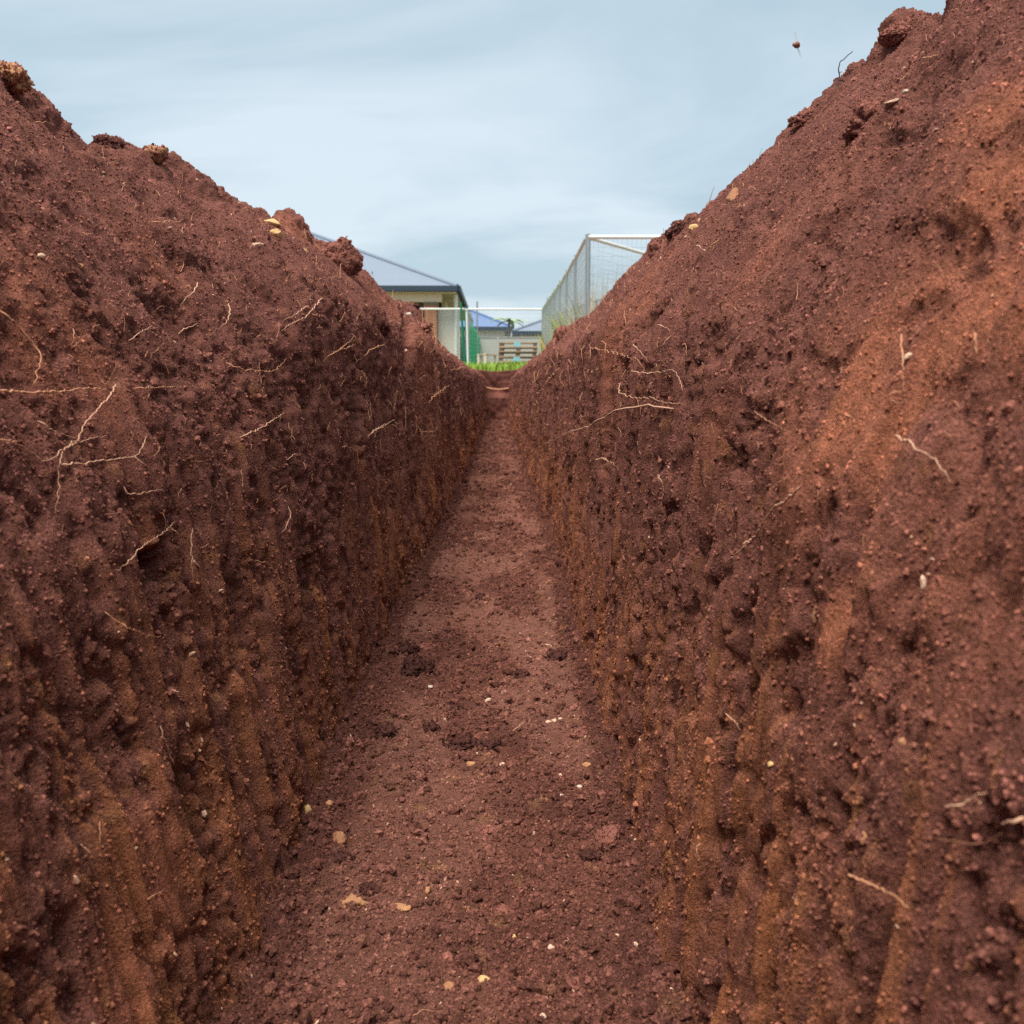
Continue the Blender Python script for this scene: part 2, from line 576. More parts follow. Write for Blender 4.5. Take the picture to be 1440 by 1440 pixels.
    h += rough * (.011 * (np.abs(oct_(.05, .05, 7)) - .2) * lod(.05, delta)
                  + .0105 * (np.abs(oct_(.024, .024, 8)) - .2) * lod(.024, delta)
                  + .0072 * (np.abs(oct_(.012, .012, 9)) - .2) * lod(.012, delta)
                  + .0032 * oct_(.0065, .0065, 10) * lod(.0065, delta))
    h += sst(3, 9, Y) * (.02 * np.abs(oct_(.13, .2, 28)) + .03 * np.abs(oct_(.28, .45, 29)))
    # bucket-teeth grooves: long in the section, narrow along the trench
    st1 = scr(.35, .028, 11); st2 = scr(.42, .013, 12); st6 = scr(.40, .0065, 52); st3 = scr(.5, .07, 13)
    st4 = scr(.6, .15, 26); st5 = scr(.45, .30, 27)
    far = sst(2.5, 7, Y)
    h += wall * (.013 * st1 * lod(.028, dy) + .010 * st2 * lod(.013, dy) + .004 * st6 * lod(.0065, dy) + .012 * st3 * lod(.05, dy) + (.006 + .02 * far) * st4 + .04 * far * st5
                 - .024 * sst(.20, .40, oct_(.40, .035, 30)) * lod(.035, dy) - .011 * sst(.22, .40, oct_(.075, .03, 53)) * sst(-.1, .2, oct_(.3, .2, 54)) * lod(.03, dy) - .03 * sst(.2, .4, oct_(.5, .09, 31)) * sst(1.5, 3, Y)
                 + .010 * oct_(.8, .22, 14) + .02 * sst(3, 9, Y) * oct_(.9, .45, 15))
    h += slope * (.006 * st1 * lod(.028, dy) + .004 * st2 * lod(.012, dy) + .007 * st3 * lod(.05, dy)) * (1 - .5 * crest)
    # open pores
    pore = sst(.34, .52, oct_(.050, .030, 16)) * sst(.0, .3, oct_(.25, .2, 17))
    pore2 = sst(.36, .5, oct_(.022, .014, 18)) * sst(.05, .35, oct_(.16, .12, 19))
    h -= (.04 + .34 * wall) * (1 - .8 * strip) * (1 - .7 * smear) * (.017 * pore * lod(.03, delta) + .009 * pore2 * lod(.016, delta))
    outer = sst(NV - 20, NV + 4, np.arange(nu, dtype=np.float32))[None, :]
    h *= (1 - .7 * outer)
    foot = 1 - sst(0, .05, U)
    h *= (1 - foot * .6)
    out = pos + nrm * h[..., None]
    # the rows must stay in order; clamp sideways drift along the trench
    out[..., 1] = np.clip(out[..., 1], Y - .8 * .0 - 1.2 * dy - .01, Y + 1.2 * dy + .01)
    # ---------------- colour of the soil
    sub = np.clip(wall * sst(.52, .20, Z + .16 * oct_(.25, .25, 20) + .06 * streak0 + .10 * oct_(.3, .8, 55)), 0, 1)
    c = PURPLE + 0 * Z[..., None]
    f = (.55 * sst(-.3, .4, oct_(.2, .16, 21)) + .45 * sst(-.3, .3, oct_(.05, .04, 22)))[..., None]
    c = c * (1 - .40 * f) + DARK * .40 * f
    o_ = (sub * (.20 + 1.3 * st1 + .8 * st3 + .6 * oct_(.05, .05, 23) + .5 * st2).clip(0, 1))[..., None]
    c = c * (1 - o_) + ORANGE * o_
    o2 = (strip * sst(.62, .30, Z + .1 * oct_(.2, .3, 56)) * (.55 + .6 * st2).clip(0, 1) * .8)[..., None]
    c = c * (1 - o2) + ORANGE * o2
    wet = (np.clip(sst(.05, .4, oct_(.12, .09, 24)), 0, 1) * (.25 + .1 * wall))[..., None]
    c = c * (1 - wet * .5) + DARK * wet * .5
    sm = (smear * .85)[..., None]
    c = c * (1 - sm) + SMEAR * sm
    gg = (np.clip(gouge, 0, 1) * .5)[..., None]  # hollows and gouges are tinted darker towards their centres
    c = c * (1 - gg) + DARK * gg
    dusty = (sst(.15, .4, st1) * .35 * slope)[..., None]
    c = c * (1 - dusty) + np.array([.29, .12, .09], np.float32) * dusty
    c = c * (1 + .5 * oct_(.014, .010, 43) + .35 * oct_(.035, .02, 44) * wall)[..., None].clip(.5, 1.6)
    o3 = (sst(.14, .30, st2 + .4 * st6) * wall * sst(.75, .3, Z) * sst(-.1, .2, oct_(.3, .15, 57)) * .5)[..., None]
    c = c * (1 - o3) + np.array([.44, .168, .076], np.float32) * o3
    och = (sst(.30, .5, oct_(.04, .02, 25)) * wall * .5)[..., None]
    c = c * (1 - och) + np.array([.38, .17, .075], np.float32) * och
    return out.astype(np.float32), c.astype(np.float32), np.clip(patch + gouge, 0, 1), np.clip(.2 * wall + .55 * strip + .6 * smear, 0, .9)


def grid_faces(a, b, flip=False):
    i = np.arange(a * b, dtype=np.int32).reshape(a, b)
    q = np.stack([i[:-1, :-1], i[1:, :-1], i[1:, 1:], i[:-1, 1:]], -1).reshape(-1, 4)
    return q[:, ::-1] if flip else q


def link_grid(name, pos, c, flip, label):
    a, b = pos.shape[:2]
    me = new_mesh(name, pos, grid_faces(a, b, flip))
    at_ = me.attributes.new("soil_tint", 'FLOAT_COLOR', 'POINT')
    at_.data.foreach_set("color", np.concatenate([c, np.ones_like(c[..., :1])], -1).astype(np.float32).ravel())
    o = put(name, me, M_SOIL, kind="structure", label=label)
    return o


NY = 1250
LB, LC, LP, LW = make_bank(-1, NY, 100)
RB, RC, RP, RW = make_bank(1, NY, 300)
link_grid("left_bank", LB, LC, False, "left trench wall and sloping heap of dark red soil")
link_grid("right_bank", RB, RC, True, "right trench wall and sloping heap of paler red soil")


# ------------------------------------------------------------------ trench floor
def make_floor(seed):
    ys = np.concatenate([np.linspace(-3, 0.75, 10), np.geomspace(0.8, YEND + .1, 680)]).astype(np.float32)
    fyl, fxl = floor_line(FOOT_L); fyr, fxr = floor_line(FOOT_R)
    xl = np.interp(ys, fyl, fxl) - .05; xr = np.interp(ys, fyr, fxr) + .05
    t = np.linspace(0, 1, 230, dtype=np.float32)
    X = (xl[:, None] + (xr - xl)[:, None] * t[None, :]).astype(np.float32)
    Y = np.repeat(ys[:, None], len(t), 1)
    dy = np.gradient(ys)[:, None].astype(np.float32)
    delta = np.maximum(dy * .8, np.gradient(X, axis=1)).astype(np.float32)

    def oct_(lx, ly, k):
        return gn(X / lx + 50, Y / ly, seed + k)
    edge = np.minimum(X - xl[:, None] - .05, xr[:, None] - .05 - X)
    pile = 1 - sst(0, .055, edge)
    comp = sst(-.05, .35, oct_(.22, .5, 1) + .3 * oct_(.05, .12, 2) + .15 - .9 * pile)      # compacted, smooth
    comp = comp * (.45 + .4 * sst(1.1, 2.6, Y))
    rough = 1.6 - 1.0 * comp
    h = .012 * oct_(.08, .09, 17) + .008 * oct_(.35, .5, 3) + .007 * oct_(.12, .15, 4) + pile * (.02 + .016 * oct_(.06, .08, 5))
    h += rough * (.010 * (np.abs(oct_(.04, .045, 6)) - .15) * lod(.045, delta) + .008 * (np.abs(oct_(.02, .02, 7)) - .15) * lod(.02, delta)
                  + .006 * (np.abs(oct_(.010, .010, 8)) - .15) * lod(.010, delta) + .0035 * oct_(.006, .006, 9) * lod(.006, delta))
    h += .010 * oct_(.6, .10, 10) * sst(2, 7, Y)                      # cross ripples left by the bucket
    h -= .012 * sst(.3, .45, oct_(.06, .05, 11)) * rough
    pos = np.stack([X, Y, h], -1)
    c = np.array([.178, .071, .052], np.float32) + 0 * X[..., None]
    f = np.clip(.5 * sst(-.3, .4, oct_(.1, .12, 12)) + .5 * sst(.0, .35, oct_(.3, .25, 16)), 0, 1)[..., None] * .8
    c = c * (1 - f) + DARK * .9 * f
    cp = (comp * (.75 + .6 * oct_(.03, .03, 13)).clip(0, 1))[..., None] * .8
    c = c * (1 - cp) + DUST * cp
    oc = (sst(.33, .48, oct_(.05, .04, 14)) * .45)[..., None]
    c = c * (1 - oc) + np.array([.32, .16, .08], np.float32) * oc
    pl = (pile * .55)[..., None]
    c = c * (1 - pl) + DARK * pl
    return pos.astype(np.float32), c.astype(np.float32), comp


FB, FC, FCOMP = make_floor(500)
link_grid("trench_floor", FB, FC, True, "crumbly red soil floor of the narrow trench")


def make_end(seed):
    n, m = 120, 130
    u = np.linspace(0, 2.1, n, dtype=np.float32); x = np.linspace(-.9, .9, m, dtype=np.float32)
    X, U = np.meshgrid(x, u)
    top = GROUND_Z + .02
    step = .50
    Yp = np.where(U < top, YEND - .35 * (U < step), YEND + .05 + (U - top))
    Yp = YEND - .30 * (1 - sst(step - .05, step + .05, U)) + np.where(U > top, U - top, 0)
    Zp = np.minimum(U, top)
    h = .05 * gn(X / .3, U / .3, seed) + .03 * gn(X / .1, U / .12, seed + 1)
    Yp = Yp + h * np.where(U < top + .1, -1, 0); Zp = Zp + np.where(U > top - .1, .5 * h + .03 * np.abs(X) * 2, 0)
    pos = np.stack([X, Yp, Zp], -1)
    c = DARK * 1.25 * (1 + .5 * gn(X / .2, U / .2, seed + 3))[..., None]
    return pos.astype(np.float32), c.astype(np.float32)


EB, EC = make_end(640)
link_grid("end_wall", EB, EC, True, "short stepped soil wall closing the far end of the trench")

# ------------------------------------------------------------------ ground beyond and around
M_GROUND = material("dry_ground", (.16, .15, .06), .95, .1, var=.5, scale=1.2, bump=.03, bscale=8)
gv, gf = [], []


def ground_patch(x0, x1, y0, y1, nx, ny):
    b = len(gv)
    for j in range(ny + 1):
        y = y0 + (y1 - y0) * j / ny
        for i in range(nx + 1):
            x = x0 + (x1 - x0) * i / nx
            gv.append((x, y, ground_z(y) + .02 * mnoise.noise((x * .5, y * .5, 0)) - .015))
    for j in range(ny):
        for i in range(nx):
            a = b + j * (nx + 1) + i
            gf.append((a, a + 1, a + nx + 2, a + nx + 1))


ground_patch(-300, -3.0, -80, YEND + .5, 12, 12)
ground_patch(3.0, 300, -80, YEND + .5, 12, 12)
ground_patch(-3.0, 3.0, -80, -3, 4, 8)
ground_patch(-300, 300, YEND + .5, 75, 60, 50)
ground_patch(-300, 300, 75, 900, 10, 10)
put("ground", new_mesh("ground", gv, gf), M_GROUND, kind="structure", label="grassy ground level beyond the end of the trench")

# ------------------------------------------------------------------ soil crumbs and grit (instances on points)
def points_object(name, P, scale, rot, tint, m, label, sub=2, squash=(1, 1, .75)):
    me = bpy.data.meshes.new(name)
    me.vertices.add(len(P)); me.vertices.foreach_set("co", P.astype(np.float32).ravel())
    for nm, ty, key, arr in (("size", 'FLOAT', "value", scale), ("turn", 'FLOAT_VECTOR', "vector", rot)):
        me.attributes.new(nm, ty, 'POINT').data.foreach_set(key, arr.astype(np.float32).ravel())
    me.attributes.new("soil_tint", 'FLOAT_COLOR', 'POINT').data.foreach_set(
        "color", np.concatenate([tint, np.ones((len(tint), 1))], 1).astype(np.float32).ravel())
    o = put(name, me, m, kind="stuff", label=label)
    ng = bpy.data.node_groups.new(name, 'GeometryNodeTree')
    ng.interface.new_socket("Geometry", in_out='INPUT', socket_type='NodeSocketGeometry')
    ng.interface.new_socket("Geometry", in_out='OUTPUT', socket_type='NodeSocketGeometry')
    N, L = ng.nodes, ng.links
    gi, go = N.new('NodeGroupInput'), N.new('NodeGroupOutput')
    ico = N.new('GeometryNodeMeshIcoSphere'); ico.inputs['Radius'].default_value = 1; ico.inputs['Subdivisions'].default_value = sub
    nz = N.new('ShaderNodeTexNoise'); nz.inputs['Scale'].default_value = 1.1; nz.inputs['Detail'].default_value = 2
    ps = N.new('GeometryNodeInputPosition'); L.new(ps.outputs[0], nz.inputs['Vector'])
    sb = N.new('ShaderNodeVectorMath'); sb.operation = 'SUBTRACT'; L.new(nz.outputs['Color'], sb.inputs[0]); sb.inputs[1].default_value = (.5, .5, .5)
    sc = N.new('ShaderNodeVectorMath'); sc.operation = 'SCALE'; L.new(sb.outputs[0], sc.inputs[0]); sc.inputs['Scale'].default_value = 2.1
    sp = N.new('GeometryNodeSetPosition'); L.new(ico.outputs[0], sp.inputs['Geometry']); L.new(sc.outputs[0], sp.inputs['Offset'])
    tr = N.new('GeometryNodeTransform'); L.new(sp.outputs[0], tr.inputs['Geometry']); tr.inputs['Scale'].default_value = squash
    sm = N.new('GeometryNodeSetMaterial'); L.new(tr.outputs[0], sm.inputs[0]); sm.inputs['Material'].default_value = m
    ip = N.new('GeometryNodeInstanceOnPoints')
    L.new(gi.outputs[0], ip.inputs['Points']); L.new(sm.outputs[0], ip.inputs['Instance'])
    a1 = N.new('GeometryNodeInputNamedAttribute'); a1.data_type = 'FLOAT'; a1.inputs[0].default_value = "size"
    a2 = N.new('GeometryNodeInputNamedAttribute'); a2.data_type = 'FLOAT_VECTOR'; a2.inputs[0].default_value = "turn"
    L.new(a1.outputs[0], ip.inputs['Scale'])
    er = N.new('FunctionNodeEulerToRotation'); L.new(a2.outputs[0], er.inputs[0]); L.new(er.outputs[0], ip.inputs['Rotation'])
    L.new(ip.outputs[0], go.inputs[0])
    md = o.modifiers.new("scatter", 'NODES'); md.node_group = ng
    return o


def pick(pos, col, n, ymin, ymax, vmax, vmin=0, bias=None):
    """random spots between grid points"""
    rows = np.nonzero((pos[:, 0, 1] > ymin) & (pos[:, 0, 1] < ymax))[0]
    i = RNG.integers(rows[0], rows[-1] - 1, n); j = RNG.integers(vmin, vmax - 1, n)
    if bias is not None:
        keep = RNG.random(n) < bias(i, j)
        i, j = i[keep], j[keep]
    a = RNG.random((len(i), 1)).astype(np.float32); b = RNG.random((len(i), 1)).astype(np.float32)
    P = pos[i, j] * (1 - a) * (1 - b) + pos[i + 1, j] * a * (1 - b) + pos[i, j + 1] * (1 - a) * b + pos[i + 1, j + 1] * a * b
    return P, col[i, j], i, j


def crumb_sizes(P, n, small, grow):
    s = small * np.exp(np.clip(RNG.normal(0, .45, n), -.9, .7)) * (1 + grow * P[:, 1])
    return s


allP, allS, allC = [], [], []
for (pos, col, nrm_s, n, vmax) in ((LB, LC, -1, 215000, NV - 8), (RB, RC, 1, 215000, NV - 8)):
    W_B = LW if nrm_s < 0 else RW
    P, c, i, j = pick(pos, col, n, .36, 20.5, vmax, bias=lambda i, j: 1 - W_B[i, j])
    s = crumb_sizes(P, len(P), .0009, .38)
    big = RNG.random(len(P)) < .008 + .07 * (LP if nrm_s < 0 else RP)[i, j]
    s[big] *= RNG.uniform(1.5, 2.2, big.sum())
    allP.append(P); allS.append(s); allC.append(c)
P, c, i, j = pick(FB, FC, 120000, .85, 20, 229, bias=lambda i, j: 1 - .8 * FCOMP[i, j])
s = crumb_sizes(P, len(P), .0012, .3)
big = RNG.random(len(P)) < .11
s[big] *= RNG.uniform(1.6, 3.2, big.sum())
P[:, 2] += s * .3
c = c.copy(); c[big] = c[big] * .55 + DARK * .4
allP.append(P); allS.append(s); allC.append(c)
# pale grit
M_GRIT = soil_material("pale_grit", 'INSTANCER')
gp, gs, gc = [], [], []
for pos, col, n, vmax, y0 in ((LB, LC, 420, NV - 10, .45), (RB, RC, 420, NV - 10, .4), (FB, FC, 400, 229, .9)):
    P, c, i, j = pick(pos, col, n, y0, 7, vmax)
    gp.append(P); gs.append(.0011 * np.exp(RNG.normal(0, .4, n)) * (1 + .38 * P[:, 1]))
    k = RNG.random((n, 1))
    gc.append(np.array([.62, .42, .31]) * (1 - k) + np.array([.48, .27, .16]) * k)
P = np.concatenate(gp); P[:, 2] += .001
points_object("pale_grit", P, np.concatenate(gs), RNG.random((len(P), 3)) * 6.28, np.concatenate(gc), M_GRIT,
              "tiny pale flecks of grit sprinkled through the red soil", sub=1, squash=(1.5, .8, .6))

# ------------------------------------------------------------------ where a pixel meets the soil
SOIL = np.concatenate([LB[:, :NV].reshape(-1, 3), RB[:, :NV].reshape(-1, 3), FB.reshape(-1, 3)])
SPX = project(SOIL)


def soil_at(px, py, tol=3.0):
    i = nearest_hit(None, px, py, SPX, np.where(np.isnan(SPX[0]), 1e9, SPX[2]), tol)
    p = SOIL[i]
    v = ray(px, py)
    k = p[1] / v.y                                   # the ray's point at that distance
    return Vector((v.x * k, p[1], CAM_Z + v.z * k))


def px_size(p):
    return (p - Vector((0, 0, CAM_Z))).length / F


# ------------------------------------------------------------------ clods and stones
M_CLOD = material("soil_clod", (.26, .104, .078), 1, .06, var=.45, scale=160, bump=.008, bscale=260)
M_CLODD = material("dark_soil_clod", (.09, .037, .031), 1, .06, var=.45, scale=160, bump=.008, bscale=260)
M_TAN = material("tan_clay", (.42, .21, .105), .9, .2, var=.4, scale=90, bump=.003, bscale=260)
M_YEL = material("yellow_stone", (.60, .38, .17), .8, .3, var=.25, scale=90, bump=.002, bscale=200)
M_PALE = material("pale_stone", (.58, .39, .28), .8, .3, var=.2, scale=120, bump=.002, bscale=200)
M_WHITE = material("white_stone", (.58, .49, .39), .7, .4, var=.12, scale=120, bump=.001, bscale=200)
M_BROWN = material("brown_stone", (.36, .17, .09), .85, .25, var=.35, scale=50, bump=.004, bscale=150)
M_OLIVE = material("olive_splinter", (.30, .17, .09), .85, .2, var=.3, scale=50, bump=.002, bscale=200)


def lump_mesh(name, rx, ry, rz, seed, rough=.3, angular=0.0, sub=3):
    bm = bmesh.new()
    bmesh.ops.create_icosphere(bm, subdivisions=sub, radius=1)
    off = Vector((seed * 3.17, seed * 1.31, seed * .77))
    for v in bm.verts:
        d = v.co.normalized()
        n = mnoise.noise(d * 1.1 + off) * rough * 1.3 + mnoise.noise(d * 2.7 + off) * rough * .6 + mnoise.noise(d * 6 + off) * rough * .30 + (mnoise.noise(d * 13 + off) * rough * .26 + (mnoise.noise(d * 27 + off) * rough * .2 if sub > 4 else 0) if sub > 3 else 0)
        if sub > 3: n -= abs(mnoise.noise(d * 4.5 + off)) * rough * .9 - .25 * rough
        v.co = d * (1 + n)
    if angular:
        rr = random.Random(seed)
        for _ in range(9):
            a = Vector((rr.gauss(0, 1), rr.gauss(0, 1), rr.gauss(0, 1))).normalized()
            k = rr.uniform(.55, .85)
            for v in bm.verts:
                q = v.co.dot(a)
                if q > k:
                    v.co -= a * (q - k) * angular
    for v in bm.verts:
        v.co = Vector((v.co.x * rx, v.co.y * ry, v.co.z * rz))
    me = bpy.data.meshes.new(name)
    bm.to_mesh(me); bm.free()
    for p in me.polygons:
        p.use_smooth = angular < .5
    return me


def lump(name, px, py, w, h, m, label, cat, tilt=0, rough=.3, angular=0, group=None, sink=.05, fixed_y=None, depth=None):
    p = soil_at(px, py) if fixed_y is None else at(px, py, fixed_y)
    k = px_size(p)
    if name == 'clod' and p.z < .12:
        h *= 1.35
    rx, rz = w * k / 2, h * k / 2
    ry = (depth * k / 2) if depth else (rx + rz) / 2
    seed = int(px * 13 + py * 7) % 997
    me = lump_mesh(name, rx, ry, rz, seed, rough * (1.35 if name == "clod" else 1), angular, 5 if w > 38 else 4 if w > 16 else 3)
    o = put(name, me, m, label=label, cat=cat, group=group)
    back = Vector((0, 1, 0)) * ry * (sink if 'flecked' not in label and 'white grain' not in label else -1.2)
    o.location = p + back + (Vector((0, .045, 0)) if 'over a dark hollow' in label else Vector((0, .03, -.004)) if 'skyline' in label and w > 40 else Vector())
    o.rotation_euler = (0, R(tilt), 0)
    if name == 'clod' and w > 13:
        CRUSTED.append((o, w))
    return o


CRUSTED = []
G_CL, G_ST = "clods of soil", "stones and chips in the soil"
LUMPS = [
    # name, px, py, w, h, mat, label, tilt, rough, angular
    ("clod", 10, 110, 46, 34, M_TAN, "tan crumbly clod on the very top of the left heap", 10, .35, 0),
    ("clod", 155, 204, 30, 20, M_CLODD, "ragged clod on the left crest, uphill of the rounded brown lump", 20, .4, 0),
    ("clod", 219, 217, 30, 23, M_BROWN, "rounded brown lump perched on the left skyline", 0, .2, .3),
    ("clod", 478, 367, 50, 54, M_CLOD, "big rounded clod overhanging the left crest before the grey roof", 20, .22, .2),
    ("clod", 598, 461, 15, 14, M_CLOD, "small clod jutting from the far left heap against the white rail", 0, .3, 0),
    ("clod", 586, 431, 9, 8, M_CLODD, "black little clod on top of the far left heap before the porch", 0, .3, 0),
    ("clod", 1290, 34, 70, 34, M_CLOD, "flat topped red clod forming the highest knob of the right skyline", -14, .2, .6),
    ("clod", 1142, 162, 42, 22, M_CLOD, "lumpy clod bulging along the right skyline below the twig", -22, .35, 0),
    ("clod", 1250, 158, 62, 48, M_CLOD, "clod with white flecks over a dark hollow high on the right heap", -22, .3, 0),
    ("clod", 955, 325, 40, 20, M_CLODD, "knobbly clod below the yellow stone on the right crest", -25, .35, 0),
    ("clod", 928, 352, 34, 34, M_CLOD, "blunt clod jutting from the right crest toward the steel tubes", -30, .25, .3),
    ("clod", 792, 470, 20, 20, M_CLOD, "squarish clod ending the far right heap beside the green weeds", 0, .25, .4),
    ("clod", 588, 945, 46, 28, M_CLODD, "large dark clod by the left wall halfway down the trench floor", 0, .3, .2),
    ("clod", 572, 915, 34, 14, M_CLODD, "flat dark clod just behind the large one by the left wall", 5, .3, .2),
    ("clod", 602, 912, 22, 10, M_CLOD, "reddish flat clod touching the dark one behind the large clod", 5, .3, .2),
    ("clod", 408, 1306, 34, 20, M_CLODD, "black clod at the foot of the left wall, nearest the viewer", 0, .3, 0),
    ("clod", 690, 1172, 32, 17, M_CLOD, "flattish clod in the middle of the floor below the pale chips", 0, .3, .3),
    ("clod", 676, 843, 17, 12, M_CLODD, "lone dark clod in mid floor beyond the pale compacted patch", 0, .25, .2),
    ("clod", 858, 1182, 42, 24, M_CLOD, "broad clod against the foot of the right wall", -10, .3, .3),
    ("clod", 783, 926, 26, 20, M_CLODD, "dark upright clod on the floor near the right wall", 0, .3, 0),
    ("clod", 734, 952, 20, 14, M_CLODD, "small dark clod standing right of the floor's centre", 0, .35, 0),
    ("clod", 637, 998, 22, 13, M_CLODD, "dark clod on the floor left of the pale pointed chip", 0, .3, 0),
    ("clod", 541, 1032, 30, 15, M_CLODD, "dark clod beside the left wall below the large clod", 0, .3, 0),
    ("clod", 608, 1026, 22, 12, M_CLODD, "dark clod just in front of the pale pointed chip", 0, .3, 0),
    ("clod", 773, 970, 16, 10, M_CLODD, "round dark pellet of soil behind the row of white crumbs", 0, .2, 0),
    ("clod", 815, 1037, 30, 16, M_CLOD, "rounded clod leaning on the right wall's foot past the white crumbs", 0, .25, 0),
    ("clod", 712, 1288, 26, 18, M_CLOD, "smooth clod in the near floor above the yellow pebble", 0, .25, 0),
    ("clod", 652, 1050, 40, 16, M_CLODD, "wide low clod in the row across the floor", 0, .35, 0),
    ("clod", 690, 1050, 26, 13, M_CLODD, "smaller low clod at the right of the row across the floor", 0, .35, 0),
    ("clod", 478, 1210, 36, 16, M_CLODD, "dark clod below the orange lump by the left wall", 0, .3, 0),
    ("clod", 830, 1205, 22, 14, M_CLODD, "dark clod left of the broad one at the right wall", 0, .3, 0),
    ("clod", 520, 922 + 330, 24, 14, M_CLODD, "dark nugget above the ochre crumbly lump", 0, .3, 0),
    ("stone", 383, 313, 26, 10, M_YEL, "upper of two stacked pale yellow chips on the left crest", 15, .2, .7),
    ("stone", 389, 329, 20, 14, M_YEL, "lower of two stacked pale yellow chips on the left crest", 25, .2, .7),
    ("stone", 422, 351, 21, 9, M_YEL, "oblong yellow chip below and right of the two stacked chips", 25, .15, .5),
    ("stone", 360, 345, 18, 8, M_PALE, "thin beige chip left of the oblong yellow one", -10, .25, .5),
    ("stone", 574, 442, 8, 6, M_WHITE, "white chip in the far left heap under its top", 0, .2, .3),
    ("stone", 57, 361, 11, 9, M_PALE, "pale speckled lump high on the left slope", 0, .35, .2),
    ("stone", 112, 374, 11, 8, M_TAN, "tan crumb right of the pale speckled lump on the left slope", 0, .35, .2),
    ("stone", 228, 650, 6, 18, M_TAN, "slim upright pale flake above the dark hole", -15, .2, .5),
    ("stone", 174, 985, 16, 44, M_OLIVE, "olive wedge shaped splinter standing in the left wall", 15, .2, .5),
    ("stone", 976, 322, 16, 15, M_YEL, "bright yellow stone on the right crest", 0, .15, .6),
    ("stone", 1031, 279, 19, 26, M_BROWN, "brown angular stone standing on the right skyline", 8, .15, .8),
    ("stone", 1277, 502, 20, 9, M_PALE, "pale flat chip hanging at a root on the right smear", -25, .2, .5),
    ("stone", 1085, 1074, 13, 8, M_YEL, "yellow crumb high in the near right wall", -30, .3, .4),
    ("stone", 1120, 1178, 12, 26, M_TAN, "tan tooth shaped chip in the near right wall", 8, .2, .4),
    ("stone", 1214, 1178, 9, 22, M_TAN, "blurred ochre flake right of the tan tooth shaped chip", 8, .25, .4),
    ("stone", 1037, 1140, 8, 9, M_YEL, "small yellow crumb low on the near right wall", 0, .3, .4),
    ("stone", 1269, 1045, 10, 16, M_TAN, "blurred ochre crumb on the near right slope", 0, .3, .2),
    ("stone", 1152, 865, 18, 30, M_BROWN, "orange brown lump bulging from the right wall", 20, .3, .2),
    ("stone", 799, 466, 5, 10, M_TAN, "slim tan chip upright in the squarish far right clod", 0, .2, .4),
    ("stone", 1252, 146, 22, 4, M_PALE, "row of white grains on the flecked clod", -20, .5, 0),
    ("stone", 1272, 130, 8, 5, M_WHITE, "single white grain above the row of white grains", 0, .3, 0),
    ("stone", 477, 1182, 20, 26, M_BROWN, "orange lump at the foot of the left wall", 10, .3, .3),
    ("stone", 433, 1142, 13, 18, M_YEL, "yellow chip low on the left wall", 10, .4, .3),
    ("stone", 463, 1131, 12, 9, M_TAN, "tan chip right of the yellow one by the left wall", 0, .4, .3),
    ("stone", 501, 1272, 28, 18, M_TAN, "crumbly ochre lump on the near floor", 0, .55, 0),
    ("stone", 566, 1277, 22, 8, M_TAN, "flat ochre smear of clay right of the crumbly lump", 0, .45, 0),
    ("stone", 601, 1254, 9, 14, M_TAN, "upright ochre flake above the flat smear of clay", 10, .4, 0),
    ("stone", 615, 1315, 11, 7, M_WHITE, "white pebble on the near floor", 0, .25, .3),
    ("stone", 680, 1378, 17, 11, M_YEL, "yellow pebble in the nearest middle of the floor", 0, .3, .2),
    ("stone", 723, 1320, 7, 11, M_YEL, "pale yellow upright crumb right of the white pebble", 0, .3, .2),
    ("stone", 774, 1333, 9, 7, M_PALE, "pale crumb of roots and grit on the near floor", 0, .4, .2),
    ("stone", 627, 1012, 8, 14, M_PALE, "pale pointed chip halfway down the floor", -35, .2, .6),
    ("stone", 770, 1016, 9, 6, M_PALE, "left one of a row of whitish crumbs near the right wall", -8, .55, 0),
    ("stone", 779, 1014, 8, 5, M_PALE, "middle one of a row of whitish crumbs near the right wall", 8, .55, 0),
    ("stone", 788, 1011, 7, 4, M_PALE, "right one of a row of whitish crumbs near the right wall", -15, .55, 0),
    ("stone", 825, 1076, 13, 8, M_TAN, "tan chip at the foot of the right wall", 0, .3, .3),
    ("stone", 815, 1107, 9, 6, M_WHITE, "white oval chip below the tan one by the right wall", 0, .2, .3),
    ("stone", 789, 1119, 6, 5, M_WHITE, "tiny white chip left of the white oval one", 0, .2, .3),
    ("stone", 757, 1090, 11, 4, M_WHITE, "white sliver lying left of the white chips", 0, .2, .3),
    ("stone", 662, 1075, 13, 8, M_TAN, "tan pellet on the floor below the low clods", 0, .3, .3),
    ("stone", 706, 1075, 9, 7, M_PALE, "beige pellet right of the tan pellet below the low clods", 0, .3, .3),
    ("stone", 686, 985, 12, 6, M_PALE, "pale sliver in mid floor behind the white crumbs", -30, .3, .3),
    ("stone", 605, 966, 8, 5, M_WHITE, "white fleck in front of the large dark clod", 0, .2, .3),
    ("stone", 771, 908, 10, 5, M_PALE, "pinkish chip by the right wall behind the dark upright clod", 20, .2, .3),
    ("stone", 632, 1388, 16, 14, M_BROWN, "reddish nub low in the near floor", 0, .3, .2),
    ("stone", 764, 1429, 10, 6, M_PALE, "pale chip at the bottom edge of the photo", 20, .2, .3),
]
for nm, px, py, w, h, m, lab, tilt, rough, ang in LUMPS:
    lump(nm, px, py, w, h, m, lab, "soil clod" if nm == "clod" else "stone", tilt, rough, ang, G_CL if nm == "clod" else G_ST)

